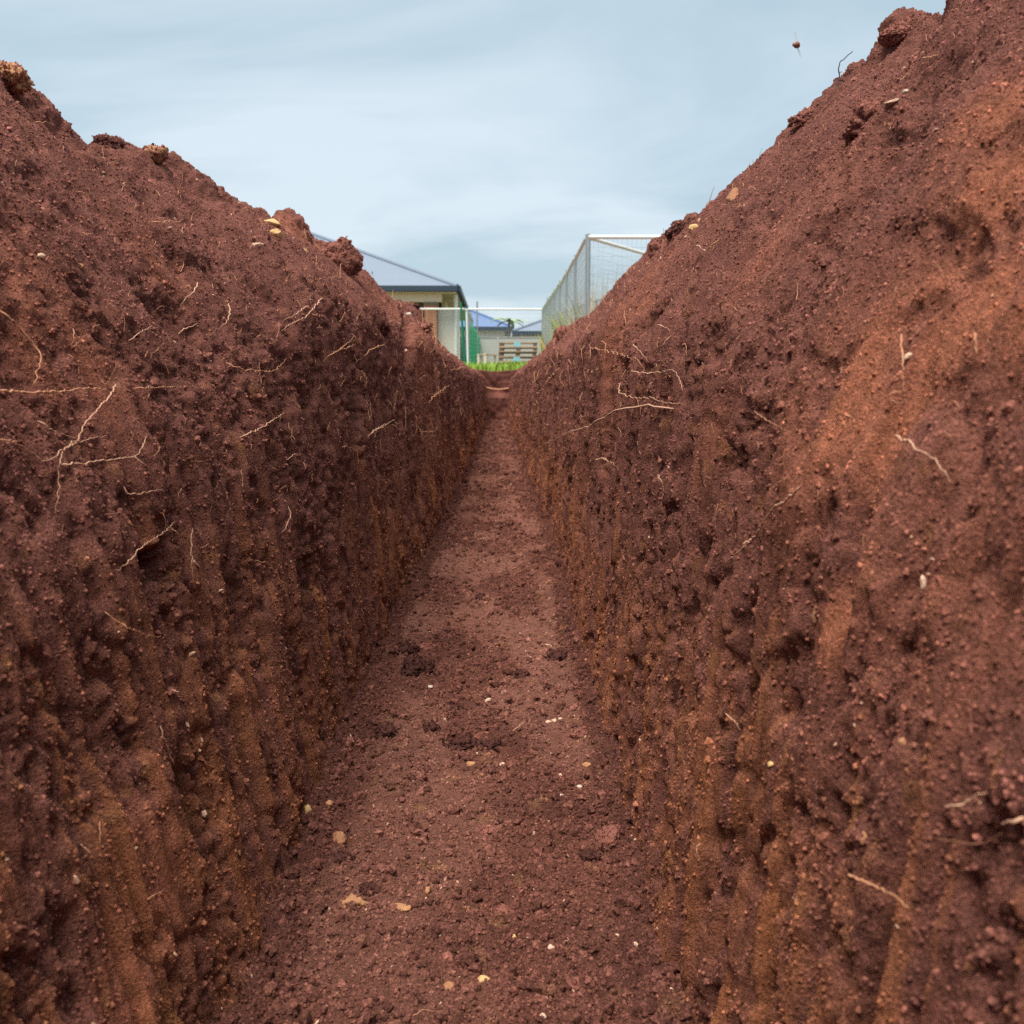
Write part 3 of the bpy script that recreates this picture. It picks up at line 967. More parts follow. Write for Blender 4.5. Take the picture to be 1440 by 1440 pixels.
# crumbs cling to the clods too
bpy.context.view_layer.update()
for o, w in CRUSTED:
    V = np.array([o.matrix_world @ v.co for v in o.data.vertices])
    n = min(len(V) * 2, int(w * w * .42))
    q = RNG.integers(0, len(V), n)
    k = px_size(o.location)
    allP.append((V[q] + RNG.normal(0, .6 * k, (n, 3))).astype(np.float32))
    allS.append(k * .95 * np.exp(np.clip(RNG.normal(0, .45, n), -1, .9)))
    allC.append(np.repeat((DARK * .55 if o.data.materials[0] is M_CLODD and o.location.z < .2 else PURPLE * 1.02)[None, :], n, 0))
P = np.concatenate(allP); s = np.concatenate(allS); c = np.concatenate(allC)
c = c * np.exp(np.clip(RNG.normal(-.14, .26, (len(c), 1)), -.7, .38))
points_object("soil_crumbs", P, s, RNG.random((len(P), 3)) * 6.28, c, M_CRUMB,
              "loose crumbs of red soil over the trench walls and floor")

# ------------------------------------------------------------------ roots
M_ROOT = material("pale_root", (.64, .37, .24), .75, .3, var=.3, scale=80, bump=.0008, bscale=300)
M_ROOTO = material("orange_root", (.54, .26, .14), .75, .3, var=.3, scale=80, bump=.0008, bscale=300)
M_ROOTD = material("dark_root", (.20, .085, .05), .85, .2, var=.3, scale=80, bump=.0008, bscale=300)
M_TWIG = material("grey_twig", (.10, .085, .075), .85, .2, var=.3, scale=80)


def smooth_path(pts, n, jit, rnd):
    P = np.array([list(p) for p in pts], float)
    seg = np.linalg.norm(np.diff(P, axis=0), axis=1)
    cum = np.concatenate([[0], np.cumsum(seg)])
    t = np.linspace(0, cum[-1], n)
    Q = np.stack([np.interp(t, cum, P[:, k]) for k in range(3)], 1)
    for _ in range(2):
        Q[1:-1] = .25 * Q[:-2] + .5 * Q[1:-1] + .25 * Q[2:]
    L = cum[-1]
    ph = rnd.uniform(0, 99)
    for i in range(n):
        w = min(1, i / 3, (n - 1 - i) / 3)
        for k in range(3):
            Q[i, k] += w * jit * (mnoise.noise((i * .45, ph + k * 7, 0)) + .6 * mnoise.noise((i * 1.1, ph + k * 7, 3)))
    return Q


def tube_arrays(Q, rad, n=6):
    m = len(Q)
    T = np.gradient(Q, axis=0); T /= np.linalg.norm(T, axis=1, keepdims=True) + 1e-12
    A = np.cross(T, [.31, .2, .93]); A /= np.linalg.norm(A, axis=1, keepdims=True) + 1e-12
    B = np.cross(T, A)
    a = np.arange(n) * 2 * np.pi / n
    V = Q[:, None] + rad[:, None, None] * (np.cos(a)[None, :, None] * A[:, None] + np.sin(a)[None, :, None] * B[:, None])
    f = []
    for i in range(m - 1):
        for k in range(n):
            f.append((i * n + k, i * n + (k + 1) % n, (i + 1) * n + (k + 1) % n, (i + 1) * n + k))
    return V.reshape(-1, 3), np.array(f, np.int32)


def root_path(pix, lift, rnd, r):
    P = np.array(pix, float)
    cum = np.concatenate([[0], np.cumsum(np.linalg.norm(np.diff(P, axis=0), axis=1))])
    n = max(4, int(cum[-1] / 5) + 1)
    t = np.linspace(0, cum[-1], n)
    X, Yp = np.interp(t, cum, P[:, 0]), np.interp(t, cum, P[:, 1])
    ys = np.array([soil_at(x, y, 4).y for x, y in zip(X, Yp)])
    med = np.array([np.median(ys[max(0, i - 2):i + 3]) for i in range(n)])
    ys = np.minimum(ys, med * 1.01)
    mn = np.array([ys[max(0, i - 2):i + 3].min() for i in range(n)])
    sm = np.array([mn[max(0, i - 2):i + 3].mean() for i in range(n)])
    y = np.minimum(mn, sm) * .994 - lift
    if lift > .03:                                   # a stiff root bridges the hollows
        fit = np.polyval(np.polyfit(t, ys, 1), t)
        y = fit - np.clip(fit - ys, 0, .08).max() - .004
    return [at(X[i], Yp[i], y[i]) for i in range(n)]


def root(pix, w, m, label, branches=(), lift=.006, cat="root", group="roots in the trench walls", name="root"):
    rnd = random.Random(int(pix[0][0] * 31 + pix[0][1]))
    Vs, Fs, nb = [], [], 0
    for k, pl in enumerate((pix,) + tuple(branches)):
        pts = root_path(pl, lift, rnd, w)
        sz = px_size(pts[len(pts) // 2])
        ln = sum((pts[i + 1] - pts[i]).length for i in range(len(pts) - 1))
        n = max(10, min(70, int(ln / sz / 3.5)))
        Q = smooth_path(pts, n, sz * 2.6, rnd)
        t = np.linspace(0, 1, n)
        rr = (w if k == 0 else w * .72) * .34 * sz
        rad = rr * (1 - .62 * t) * (1 + .25 * np.array([mnoise.noise((i * .6, k, w)) for i in range(n)]))
        rad[-1] *= .3; rad[0] *= .6
        V, f = tube_arrays(Q, rad)
        Vs.append(V); Fs.append(f + nb); nb += len(V)
    V = np.concatenate(Vs)
    o0 = V.mean(0)
    me = new_mesh(name, V - o0, np.concatenate(Fs))
    o = put(name, me, m, label=label, cat=cat, group=group)
    o.location = o0
    return o


ROOTS = [
    # left bank
    ([(0, 437), (22, 455), (47, 481), (58, 502), (54, 520), (45, 546)], 3.6, M_ROOTO, "orange root slanting down from the left photo edge over the left slope", ()),
    ([(0, 549), (25, 551), (50, 552), (95, 550), (105, 547), (135, 546), (152, 549)], 5.0, M_ROOTO, "thick orange root lying level across the left slope at the photo's edge", ()),
    ([(163, 540), (157, 553), (137, 577), (120, 593), (110, 617), (90, 630), (80, 642), (58, 649)], 3.0, M_ROOT, "pale forked root with many arms in the middle of the left bank",
     ([(90, 630), (117, 620), (153, 612)], [(88, 635), (82, 660), (83, 687), (78, 723)], [(158, 550), (167, 541)])),
    ([(87, 653), (113, 652), (157, 646), (190, 642), (200, 630), (207, 612)], 3.2, M_ROOT, "pale level root just below the forked one, its tip turned up", ([(190, 642), (203, 652)],)),
    ([(0, 618), (20, 620), (43, 635), (60, 648)], 2.6, M_ROOTO, "dull root running from the left edge into the forked root", ()),
    ([(53, 592), (80, 607), (110, 618)], 2.4, M_ROOT, "thin root crossing above the forked root", ()),
    ([(96, 498), (110, 508), (130, 517), (138, 530), (150, 545)], 2.2, M_ROOTO, "thin root slanting down to the right end of the thick level root", ()),
    ([(170, 798), (197, 773), (200, 768), (213, 760), (230, 748), (247, 733)], 2.2, M_ROOT, "thin root crossing over the mouth of the dark hole", ([(240, 741), (253, 754)], [(181, 790), (178, 803)])),
    ([(174, 684), (178, 695), (200, 694), (222, 688), (230, 689)], 2.0, M_ROOT, "hooked thin root above the dark hole", ()),
    ([(147, 724), (168, 720), (180, 737), (196, 741), (213, 751)], 3.2, M_ROOTD, "brown root bowed along the upper rim of the dark hole", ()),
    ([(271, 743), (268, 765), (270, 790), (272, 815)], 2.0, M_ROOT, "fine root hanging straight down right of the dark hole", ([(270, 785), (282, 798)],)),
    ([(405, 712), (410, 723), (402, 743), (395, 750)], 2.6, M_ROOT, "short pale crescent shaped root low on the left slope", ()),
    ([(337, 615), (367, 602), (385, 590), (400, 580)], 2.2, M_ROOT, "thin rising root right of centre on the left bank", ()),
    ([(400, 648), (417, 637)], 2.0, M_ROOT, "tiny root stub under the thin rising one", ()),
    ([(147, 860), (173, 880), (207, 893), (233, 897)], 2.2, M_ROOTO, "reddish root sloping down below the dark hole", ([(230, 896), (235, 888)],)),
    ([(357, 788), (380, 792), (392, 812), (410, 830)], 1.8, M_ROOTO, "fine arched rootlet on the lower left wall", ()),
    ([(225, 1020), (229, 1032), (235, 1047), (245, 1077)], 2.6, M_ROOT, "pale root dangling in the shaded lower left wall", ()),
    ([(242, 970), (250, 972), (253, 984)], 3.0, M_ROOT, "white curled root tip near the olive splinter", ()),
    ([(113, 1187), (128, 1200)], 2.4, M_ROOT, "short blurred root in the near lower left wall", ()),
    ([(140, 1155), (141, 1190)], 2.0, M_ROOTO, "upright fine root in the near lower left wall", ()),
    ([(207, 1265), (230, 1252)], 2.4, M_ROOTO, "short slanted root low in the near left wall", ()),
    ([(278, 397), (276, 405), (262, 419), (253, 432)], 2.4, M_ROOT, "pale root leaning over the upper left slope", ()),
    ([(321, 427), (324, 441), (318, 453), (307, 464)], 2.4, M_ROOT, "bowed pale root right of the leaning one", ()),
    ([(213, 311), (225, 314), (240, 310), (256, 313)], 2.4, M_ROOTO, "wavy orange root under the left crest", ()),
    ([(453, 419), (442, 432), (430, 446), (407, 456), (395, 466)], 2.4, M_ROOT, "branched pale root below the big overhanging clod", ([(436, 416), (438, 428)], [(432, 430), (415, 442), (396, 452)])),
    ([(318, 510), (343, 520), (370, 522), (386, 522), (403, 504)], 2.0, M_ROOTO, "dull sagging root in the middle of the left slope", ()),
    ([(181, 479), (198, 468), (215, 457)], 2.2, M_ROOT, "straight short root rising left of the twisted one", ()),
    ([(251, 470), (258, 462), (272, 459), (279, 454)], 2.4, M_ROOT, "twisted short root in the upper middle of the left slope", ()),
    ([(188, 546), (235, 544), (271, 544)], 1.8, M_ROOTO, "faint level root right of the thick orange one", ()),
    ([(103, 462), (105, 472), (99, 487)], 2.0, M_ROOT, "small bent root under the left slope's pale lump", ()),
    ([(460, 502), (475, 493), (491, 481), (498, 472)], 2.2, M_ROOTO, "root rising across the corner of the left wall", ([(475, 493), (488, 489), (500, 484)],)),
    ([(512, 501), (518, 495), (530, 488), (541, 484)], 2.2, M_ROOTO, "root rising on the second left mound", ()),
    ([(517, 615), (527, 605), (542, 597), (555, 590)], 2.4, M_ROOT, "bright straight root on the far left wall", ()),
    ([(545, 562), (552, 573), (552, 588)], 1.6, M_ROOTO, "thin root hanging down onto the bright straight one", ()),
    ([(590, 607), (606, 608), (614, 606)], 1.6, M_ROOTO, "level root stub far along the left wall", ()),
    ([(602, 567), (612, 556), (632, 541)], 1.8, M_ROOTO, "slanting root near the far end of the left wall", ()),
    # right bank
    ([(948, 575), (930, 571), (892, 570), (870, 576), (850, 587), (827, 600), (805, 605), (780, 617), (746, 635)], 3.0, M_ROOT, "longest root, pale, reaching from the right wall out over the trench", ()),
    ([(830, 489), (845, 491), (865, 496), (895, 505), (904, 514), (907, 523)], 2.2, M_ROOTO, "root arching down above the longest root", ()),
    ([(887, 522), (912, 525), (930, 523), (947, 519), (956, 532), (960, 550)], 2.4, M_ROOT, "wavy pale root with a drooping end above the longest root", ()),
    ([(880, 520), (872, 535), (870, 552), (892, 560), (917, 559), (932, 566), (960, 568)], 2.2, M_ROOT, "L shaped root lying just over the longest root", ()),
    ([(925, 457), (940, 461), (946, 470), (938, 477), (932, 486)], 2.2, M_ROOT, "hooked root below the cleft in the right slope", ()),
    ([(890, 485), (902, 495), (907, 503), (912, 510)], 2.2, M_ROOT, "short straight root between arching root and cleft", ()),
    ([(787, 517), (772, 533), (760, 550), (751, 575)], 2.0, M_ROOTO, "faint root curving down the far right wall", ()),
    ([(837, 647), (845, 643), (855, 648), (866, 655), (872, 664)], 1.8, M_ROOT, "little arched root below the longest root", ()),
    ([(925, 668), (932, 682), (935, 698)], 2.0, M_ROOT, "small bent root hanging on the smooth right wall streak", ()),
    ([(1125, 686), (1108, 702), (1087, 715), (1075, 733), (1058, 758), (1044, 771), (1021, 789)], 5.0, M_ROOT, "stout straight root slanting across the right bank", ([(1058, 758), (1048, 762), (1044, 768)],)),
    ([(1106, 673), (1095, 678), (1083, 692)], 2.2, M_ROOTO, "thin arched root above the stout straight root", ()),
    ([(1260, 612), (1268, 621), (1280, 618), (1284, 630), (1307, 641), (1327, 660), (1338, 680)], 5.0, M_ROOT, "kinked pale root on the smooth right slope", ()),
    ([(1267, 470), (1270, 500), (1270, 530), (1272, 555)], 4.2, M_ROOTO, "reddish root hanging straight down the red smear", ()),
    ([(1268, 552), (1255, 548), (1247, 556), (1253, 565), (1272, 566)], 2.4, M_ROOTO, "looped reddish root at the end of the hanging one", ()),
    ([(1370, 468), (1373, 480), (1374, 500)], 5.0, M_ROOTO, "stubby upright root high at the right photo edge", ()),
    ([(1060, 578), (1080, 592), (1110, 608)], 1.8, M_ROOTO, "hair thin root on the dark part of the right slope", ()),
    ([(1330, 1135), (1345, 1133), (1360, 1127), (1375, 1118), (1387, 1115)], 5.0, M_ROOT, "blurred pale root by the right photo edge, upper of three", ()),
    ([(1440, 1150), (1425, 1155), (1408, 1158)], 8.0, M_ROOT, "thick pink root end poking in at the right photo edge", ()),
    ([(1318, 1180), (1353, 1185), (1383, 1188), (1410, 1170)], 5.5, M_ROOTD, "blurred dull root sagging under the pink root end", ()),
    ([(1193, 1230), (1220, 1243), (1243, 1253), (1262, 1262), (1280, 1280)], 6.0, M_ROOTO, "blurred reddish root sloping down the near right wall", ()),
    ([(1020, 1003), (1030, 1012), (1043, 1028)], 2.4, M_ROOT, "short pale root slanting in the lower right wall", ()),
    ([(985, 1186), (979, 1190), (980, 1202), (984, 1212)], 2.2, M_ROOT, "tiny white curl low on the right wall", ()),
    ([(1297, 82), (1308, 79), (1320, 77)], 3.0, M_ROOTO, "short level root above the flecked clod", ()),
    ([(1437, 68), (1430, 72)], 3.0, M_ROOTO, "root stub at the top right edge", ()),
    ([(1012, 337), (1005, 342), (993, 352), (984, 362)], 2.2, M_ROOTO, "root lying along the right crest below the brown angular stone", ()),
    ([(980, 345), (990, 352)], 2.6, M_ROOT, "pale root bit below the yellow stone", ()),
    ([(721, 1028), (739, 1014)], 2.0, M_ROOT, "thin straw like root lying on the trench floor", ()),
    ([(793, 1328), (799, 1318)], 1.8, M_ROOT, "tiny root standing up from the near floor", ()),
    ([(580, 1428), (596, 1420), (612, 1422)], 2.0, M_ROOTO, "curved rootlet on the floor by the bottom edge", ()),
]
for pix, w, m, lab, br in ROOTS:
    root(pix, w, m, lab, br, lift=.035 if 'stout' in lab else .02 if 'longest' in lab else .006)

# the twig standing up from the right skyline
tw = [at(px, py, 2.06) for px, py in ((1199, 72), (1190, 80), (1181, 88), (1179, 95), (1181, 103), (1179, 114), (1177, 123), (1167, 128))]
Q = smooth_path(tw[::-1], 40, .0012, random.Random(4))
V1, F1 = tube_arrays(Q, np.linspace(.0016, .0008, 40))
b1 = smooth_path([at(1179, 113, 2.06), at(1184, 112, 2.07), at(1187, 116, 2.09)], 10, .0008, random.Random(5))
V2, F2 = tube_arrays(b1, np.linspace(.0015, .001, 10))
b2 = smooth_path([at(1180, 102, 2.06), at(1184, 101, 2.05)], 10, .0005, random.Random(5))
V3, F3 = tube_arrays(b2, np.linspace(.0009, .0005, 10))
put("twig", new_mesh("twig", np.concatenate([V1, V2, V3]), np.concatenate([F1, F2 + len(V1), F3 + len(V1) + len(V2)])), M_TWIG,
    label="thin dark twig standing against the sky on the right skyline", cat="twig")

# orange root spanning the far end
er = [at(px, py, 19.6) for px, py in ((684, 545), (692, 547), (703, 548), (716, 546))]
Q = smooth_path(er, 24, .006, random.Random(9))
Vr, Fr = tube_arrays(Q, np.full(24, .016))
put("root", new_mesh("root", Vr, Fr), M_ROOTO, label="thick yellowish root spanning the far end of the trench", cat="root", group="roots in the trench walls")

# fine rootlets nobody could count
rv, rf, nb = [], [], 0
rnd = random.Random(21)
for pos, n in ((LB, 1000), (RB, 800)):
    P, c, i, j = pick(pos, pos, n, .6, 7.5, NV - 120, 130)
    for k in range(n):
        p = P[k].astype(float)
        sz = p[1] / F
        L = rnd.uniform(8, 48) * sz
        sgn = -1 if pos is LB else 1
        d = np.array([rnd.uniform(-.5, .5), rnd.uniform(-.9, .9), rnd.uniform(-1, .6)]); d /= np.linalg.norm(d)
        m = 9
        Q = np.zeros((m, 3)); Q[0] = p + np.array([-sgn * .003, 0, .002])
        for q in range(1, m):
            d = d + np.array([rnd.gauss(0, .28), rnd.gauss(0, .28), rnd.gauss(0, .28) - .05]); d /= np.linalg.norm(d)
            Q[q] = Q[q - 1] + d * L / m
            Q[q, 0] = Q[q, 0] * .75 + Q[0, 0] * .25
        V, f = tube_arrays(Q, np.linspace(.75, .35, m) * sz * rnd.uniform(.4, .85), 4)
        rv.append(V); rf.append(f + nb); nb += len(V)
put("fine_rootlets", new_mesh("fine_rootlets", np.concatenate(rv), np.concatenate(rf)), M_ROOTO, kind="stuff",
    label="hair fine rootlets bristling from both trench walls")

# ------------------------------------------------------------------ flying insect
M_BUG = material("insect_body", (.30, .14, .09), .6, .4, var=.4, scale=300)
M_WING = bpy.data.materials.new("insect_wing"); M_WING.use_nodes = True
_b = M_WING.node_tree.nodes["Principled BSDF"]
_b.inputs["Base Color"].default_value = (.55, .6, .68, 1); _b.inputs["Alpha"].default_value = .35; _b.inputs["Roughness"].default_value = .3
bugp = at(1121, 63, 1.75)
bug = thing("flying_insect", "small brown insect hovering in the sky left of the right heap", "insect", bugp)
k = px_size(bugp)
put("abdomen", lump_mesh("abdomen", 3.5 * k, 5 * k, 3.9 * k, 3, .25), M_BUG, bug)
hd = put("insect_head", lump_mesh("insect_head", 2.6 * k, 2.6 * k, 2.6 * k, 4, .08), M_BUG, bug); hd.location = (-4.5 * k, -4 * k, -1.0 * k)
for sgn in (1, -1):
    pts = [(-1.0, 3.5), (-3.6, 9), (-4.4, 14), (-3.2, 17), (-1.6, 15), (-.4, 9), (.6, 3.5)] if sgn > 0 else [(-.6, -3.5), (1.4, -8), (3.2, -13), (5.4, -15), (5.6, -12), (3.4, -7), (1.4, -3.0)]
    bm = bmesh.new()
    for off in (.25, -.25):
        bm.faces.new([bm.verts.new((x * k, off * k, z * k)) for x, z in pts])
    me = bpy.data.meshes.new("wing"); bm.to_mesh(me); bm.free()
    put("wing", me, M_WING, bug)

# ================================================================== beyond the trench
M_STEEL = material("galvanised_steel", (.30, .34, .36), .5, .5, metallic=.2, var=.12, scale=8)
M_WIRE = material("fence_wire", (.46, .50, .50), .5, .4, metallic=.1, var=.1, scale=8)
M_WPAINT = material("white_paint", (.78, .79, .77), .55, .4, var=.05, scale=5)
M_ROOF = material("grey_metal_roof", (.20, .245, .31), .5, .4, var=.05, scale=3)
M_ROOFB = material("blue_metal_roof", (.13, .20, .36), .5, .4, var=.05, scale=3)
M_ROOFG = material("slate_metal_roof", (.20, .24, .31), .5, .4, var=.05, scale=3)
M_GUT = material("dark_gutter", (.035, .055, .085), .5, .4, var=.1, scale=3)
M_SOF = material("beige_soffit", (.74, .60, .48), .8, .2, var=.05, scale=3)
M_WALLB = material("beige_render", (.74, .60, .43), .85, .2, var=.08, scale=4)
M_DOOR = material('pale_door', (.66, .62, .55), .6, .3, var=.05, scale=3)
M_PORCH = material("brown_porch_wall", (.20, .16, .115), .85, .2, var=.12, scale=4)
M_BRICK = material("orange_brick", (.43, .20, .11), .85, .2, var=.25, scale=25)
M_GREEN = material("green_shade_cloth", (.03, .44, .19), .8, .2, var=.25, scale=6)
M_GREEND = material("dark_green_cloth", (.012, .17, .10), .8, .2, var=.2, scale=6)
M_CBOND = material("pale_sheet_fence", (.45, .45, .43), .7, .3, var=.06, scale=3)
M_PAL = material("weathered_timber", (.46, .35, .25), .85, .2, var=.3, scale=14)
M_PALD = material("dark_timber", (.16, .10, .07), .85, .2, var=.3, scale=14)
M_CYAN = material("pale_blue_paint", (.25, .52, .60), .7, .3, var=.15, scale=20)
M_PVC = material("cream_plastic", (.66, .60, .46), .6, .4, var=.08, scale=10)
M_GRASS = material("green_grass", (.22, .36, .05), .8, .2, var=.45, scale=1.5)
M_WEED = material("yellow_green_weed", (.42, .44, .10), .8, .2, var=.45, scale=2)
M_DRY = material("dry_grass_stalk", (.42, .36, .20), .85, .2, var=.35, scale=2)
M_LEAF = material("pale_leaf", (.28, .40, .20), .7, .3, var=.3, scale=3)
M_BARK = material("grey_bark", (.20, .17, .13), .9, .1, var=.3, scale=9)
M_CONC = material("grey_concrete", (.34, .34, .35), .9, .2, var=.12, scale=9)
M_GLASS = material("dark_glass", (.03, .035, .04), .1, .6, var=.1, scale=2)


def gz(y):
    return ground_z(y)


# ---------- house with grey hip roof
HY = 36.0
c0 = at(643, 403, HY)                 # right front eave corner
EX, EZ = c0.x, c0.z
hz = gz(HY)
W_, D_ = 16.0, 15.0
house = thing("house", "beige house with grey hip roof and dark gutter behind the left heap", "house", (EX - W_ / 2, HY, hz))
X1 = W_ / 2; X0 = -W_ / 2; ez = EZ - hz
pitch = math.tan(R(23.5)); ov = .55
rz = ez + pitch * D_ / 2
r = MB()
A, B, C_, D4 = (X0, 0, ez), (X1, 0, ez), (X1, D_, ez), (X0, D_, ez)
E, G = (X0 + D_ / 2, D_ / 2, rz), (X1 - D_ / 2, D_ / 2, rz)
r.poly([A, B, G, E]); r.poly([B, C_, G]); r.poly([C_, D4, E, G]); r.poly([D4, A, E]); r.poly([D4, C_, B, A])
roof = r.build("roof", M_ROOF, house)
for a, b in ((B, G), (A, E), (C_, G), (D4, E), (E, G)):
    MB().tube((a[0], a[1], a[2] + .02), (b[0], b[1], b[2] + .02), .075).build("ridge_cap", M_ROOFG, roof)
MB().box(X0 - .06, X1 + .06, -.12, -.003, ez - .17, ez + .03).build("gutter", M_GUT, house, bev=.012)
MB().box(X1 + .003, X1 + .12, -.12, D_, ez - .17, ez + .03).build("gutter", M_GUT, house, bev=.012)
MB().box(X0 + .05, X1 - .03, .0, D_ - .05, ez - .21, ez - .175).build("soffit", M_SOF, house)
MB().box(X0 + ov, X1 - 4.6, .62, .75, 0, ez - .215).build("wall", M_WALLB, house)

MB().box(X1 - ov - .14, X1 - ov, 2.76, D_ - .6, 0, ez - .215).build("wall", M_WALLB, house)
MB().box(X1 - 4.6, X1 - ov + .0, .25, .50, ez - .50, ez - .215).build("porch_beam", M_SOF, house)
pc = at(606, 440, HY + .4).x - (EX - W_ / 2)
p_ = MB().box(pc - .21, pc + .21, .24, .62, 0, ez - .62).build("brick_pillar", M_BRICK, house)
nb_ = 0
bme = None
for k in range(int((ez - .62) / .086)):          # courses of bricks, each brick a little proud
    for q in range(2):
        z = .005 + k * .086
        xo = pc - .205 + q * .208 if k % 2 == 0 else pc - .205 + q * .104 * 2 - .0
        if bme is None:
            bme = MB().box(0, .198, 0, .012, 0, .076)
            bo = bme.build("brick", M_BRICK, p_)
            bmesh_data = bo.data
        else:
            bo = bpy.data.objects.new("brick", bmesh_data); COL.objects.link(bo); bo.parent = p_
        bo.location = (xo, .226, z)
MB().box(pc - .24, pc + .24, .22, .64, ez - .615, ez - .505).build("pillar_cap", M_PORCH, house)
px1 = at(540, 425, HY + .3).x - (EX - W_ / 2)
MB().box(px1 - .05, px1 + .05, .3, .4, 0, ez - .22).build("veranda_post", M_WPAINT, house)
MB().box(X1 - 4.59, pc, 2.6, 2.75, 0, ez - .215).build("porch_wall", M_PORCH, house)
MB().box(pc + .003, X1 - ov - .143, .66, .80, 0, ez - .215).build("wall", M_WALLB, house)
MB().tube((pc + .86, .585, 0), (pc + .86, .585, ez - .22), .07).build("downpipe", M_WPAINT, house)
dr = MB().box(pc + 1.0, X1 - ov - .15, .60, .657, 0, 2.1).build("door", M_DOOR, house)
MB().tube((pc + 1.08, .55, 1.0), (pc + 1.08, .60, 1.0), .03).build("handle", M_STEEL, dr)

# ---------- temporary fence panels
PW, PH = 2.36, 1.92
WIRE_ME = None


def panel_proto():
    t = thing("fence_panel", "proto", "fence panel", group="temporary steel fence panels")
    MB().tube((0, 0, PH), (PW, 0, PH), .015).build("top_rail", M_STEEL, t)
    MB().tube((0, 0, .08), (PW, 0, .08), .021).build("bottom_rail", M_STEEL, t)
    MB().tube((0, 0, 0), (0, 0, PH + .05), .016).build("upright", M_STEEL, t)
    MB().tube((PW, 0, 0), (PW, 0, PH + .05), .016).build("upright", M_STEEL, t)
    m = MB()
    for i in range(1, 33):
        x = PW * i / 33
        m.tube((x, 0, .1), (x, 0, PH - .02), .0017, 3)
    for j in range(1, 14):
        z = .08 + (PH - .1) * j / 14
        m.tube((.02, .006, z), (PW - .02, .006, z), .0017, 3)
    m.build("wire_mesh", M_WIRE, t, kind="stuff")
    f = MB().box(-.30, .30, -.11, .11, -.03, .11).build("block_foot", M_CONC, t, bev=.02)
    return t


proto = panel_proto()
used = False


def panel(x, y, dx, dy, label):
    global used
    o = proto if not used else copy_tree(proto)
    used = True
    o.location = (x, y, gz(y))
    o.rotation_euler = (0, 0, math.atan2(dy, dx))
    o["label"] = label
    return o


FLX = at(657, 441, 33).x
o = panel(FLX - PW - .05, 33, 1, 0, "steel mesh panel with bright white top rail in front of the house porch")
for ch in o.children:
    if ch.name.startswith("top_rail"):
        ch.data = ch.data.copy(); ch.data.materials[0] = M_WPAINT
        for v in ch.data.vertices: v.co.y *= 2; v.co.z = PH + (v.co.z - PH) * 2
        ch["label"] = "bright white top rail"
panel(FLX + .02, 33.05, 1, 0, "mesh panel spanning the gap in front of the pallets")
for k, lab in enumerate(("first receding mesh panel covered in green cloth", "second receding mesh panel behind the green cloth",
                         "third receding mesh panel behind the green cloth")):
    panel(FLX, 33.1 + k * 2.42, 0, 1, lab)
RX = 1.36
near = at(825, 330, 15.6)
for k, lab in enumerate(("nearest mesh panel of the right fence, its tall corner post against the sky", "second panel from the corner of the right fence",
                         "third panel from the corner of the right fence", "fourth panel from the corner of the right fence",
                         "fifth panel from the corner of the right fence", "sixth panel from the corner of the right fence",
                         "farthest panel of the right fence, by the pallets")):
    panel(near.x + .01 * k, 15.65 + k * 2.42, 0.01, 1, lab)
panel(near.x + .03, 15.58, 1, 0, "mesh panel set square to the right fence with its rail running behind the right heap")
bp_ = at(903, 348, 17.4)
panel(near.x + .05, 15.66, bp_.x - near.x, 17.4 - 15.6, "mesh panel angled back from the fence corner, its end post above the right heap")

# green cloth
def cloth(name, x, y0, y1, z0f, h0, h1, m, label):
    n, k = 40, 14
    V = []
    for j in range(k):
        for i in range(n):
            t = i / (n - 1); y = y0 + (y1 - y0) * t
            z = gz(y) + z0f + (h0 + (h1 - h0) * t - .06 * math.sin(t * 9) ** 2) * j / (k - 1)
            V.append((x + .035 * math.sin(y * 5 + j * .4) + .02 * math.sin(y * 11), y, z))
    me = new_mesh(name, V, grid_faces(k, n))
    o = put(name, me, m, label=label, cat="shade cloth")
    sd = o.modifiers.new("thickness", 'SOLIDIFY'); sd.thickness = .006
    return o


cloth("shade_cloth", FLX + .09, 34.6, 50, .02, 1.55, 1.5, M_GREEN, "bright green shade cloth hung along the receding left fence")
a = at(648, 425, 32.8); b = at(654, 516, 32.8)
gp_ = MB().tube(tuple(b), tuple(a), (.05, .03)).tube(tuple(b + Vector((.10, 0, 0))), tuple(a + Vector((.11, .05, -.15))), .02)
gp_.build("green_post", M_GREEND, label="dark green leaning post at the corner of the green cloth", cat="post")
a = at(656, 436, 32.7); b = at(658, 516, 32.7)
MB().tube(tuple(b), tuple(a), .03).box(a.x - .05, a.x + .05, a.y - .05, a.y + .05, a.z, a.z + .03).build("white_post", M_WPAINT,
    label="slim white post right of the dark green leaning post", cat="post")
# thin tall pole
b = at(671, 500, 39); a = at(671, 424, 39)
MB().tube((b.x, b.y, gz(39)), (a.x, a.y, a.z), .03).tube((b.x, b.y, gz(39)), (b.x, b.y, gz(39) + .3), .06).build("thin_pole", M_STEEL, label="thin grey pole rising in front of the blue roof", cat="pole")

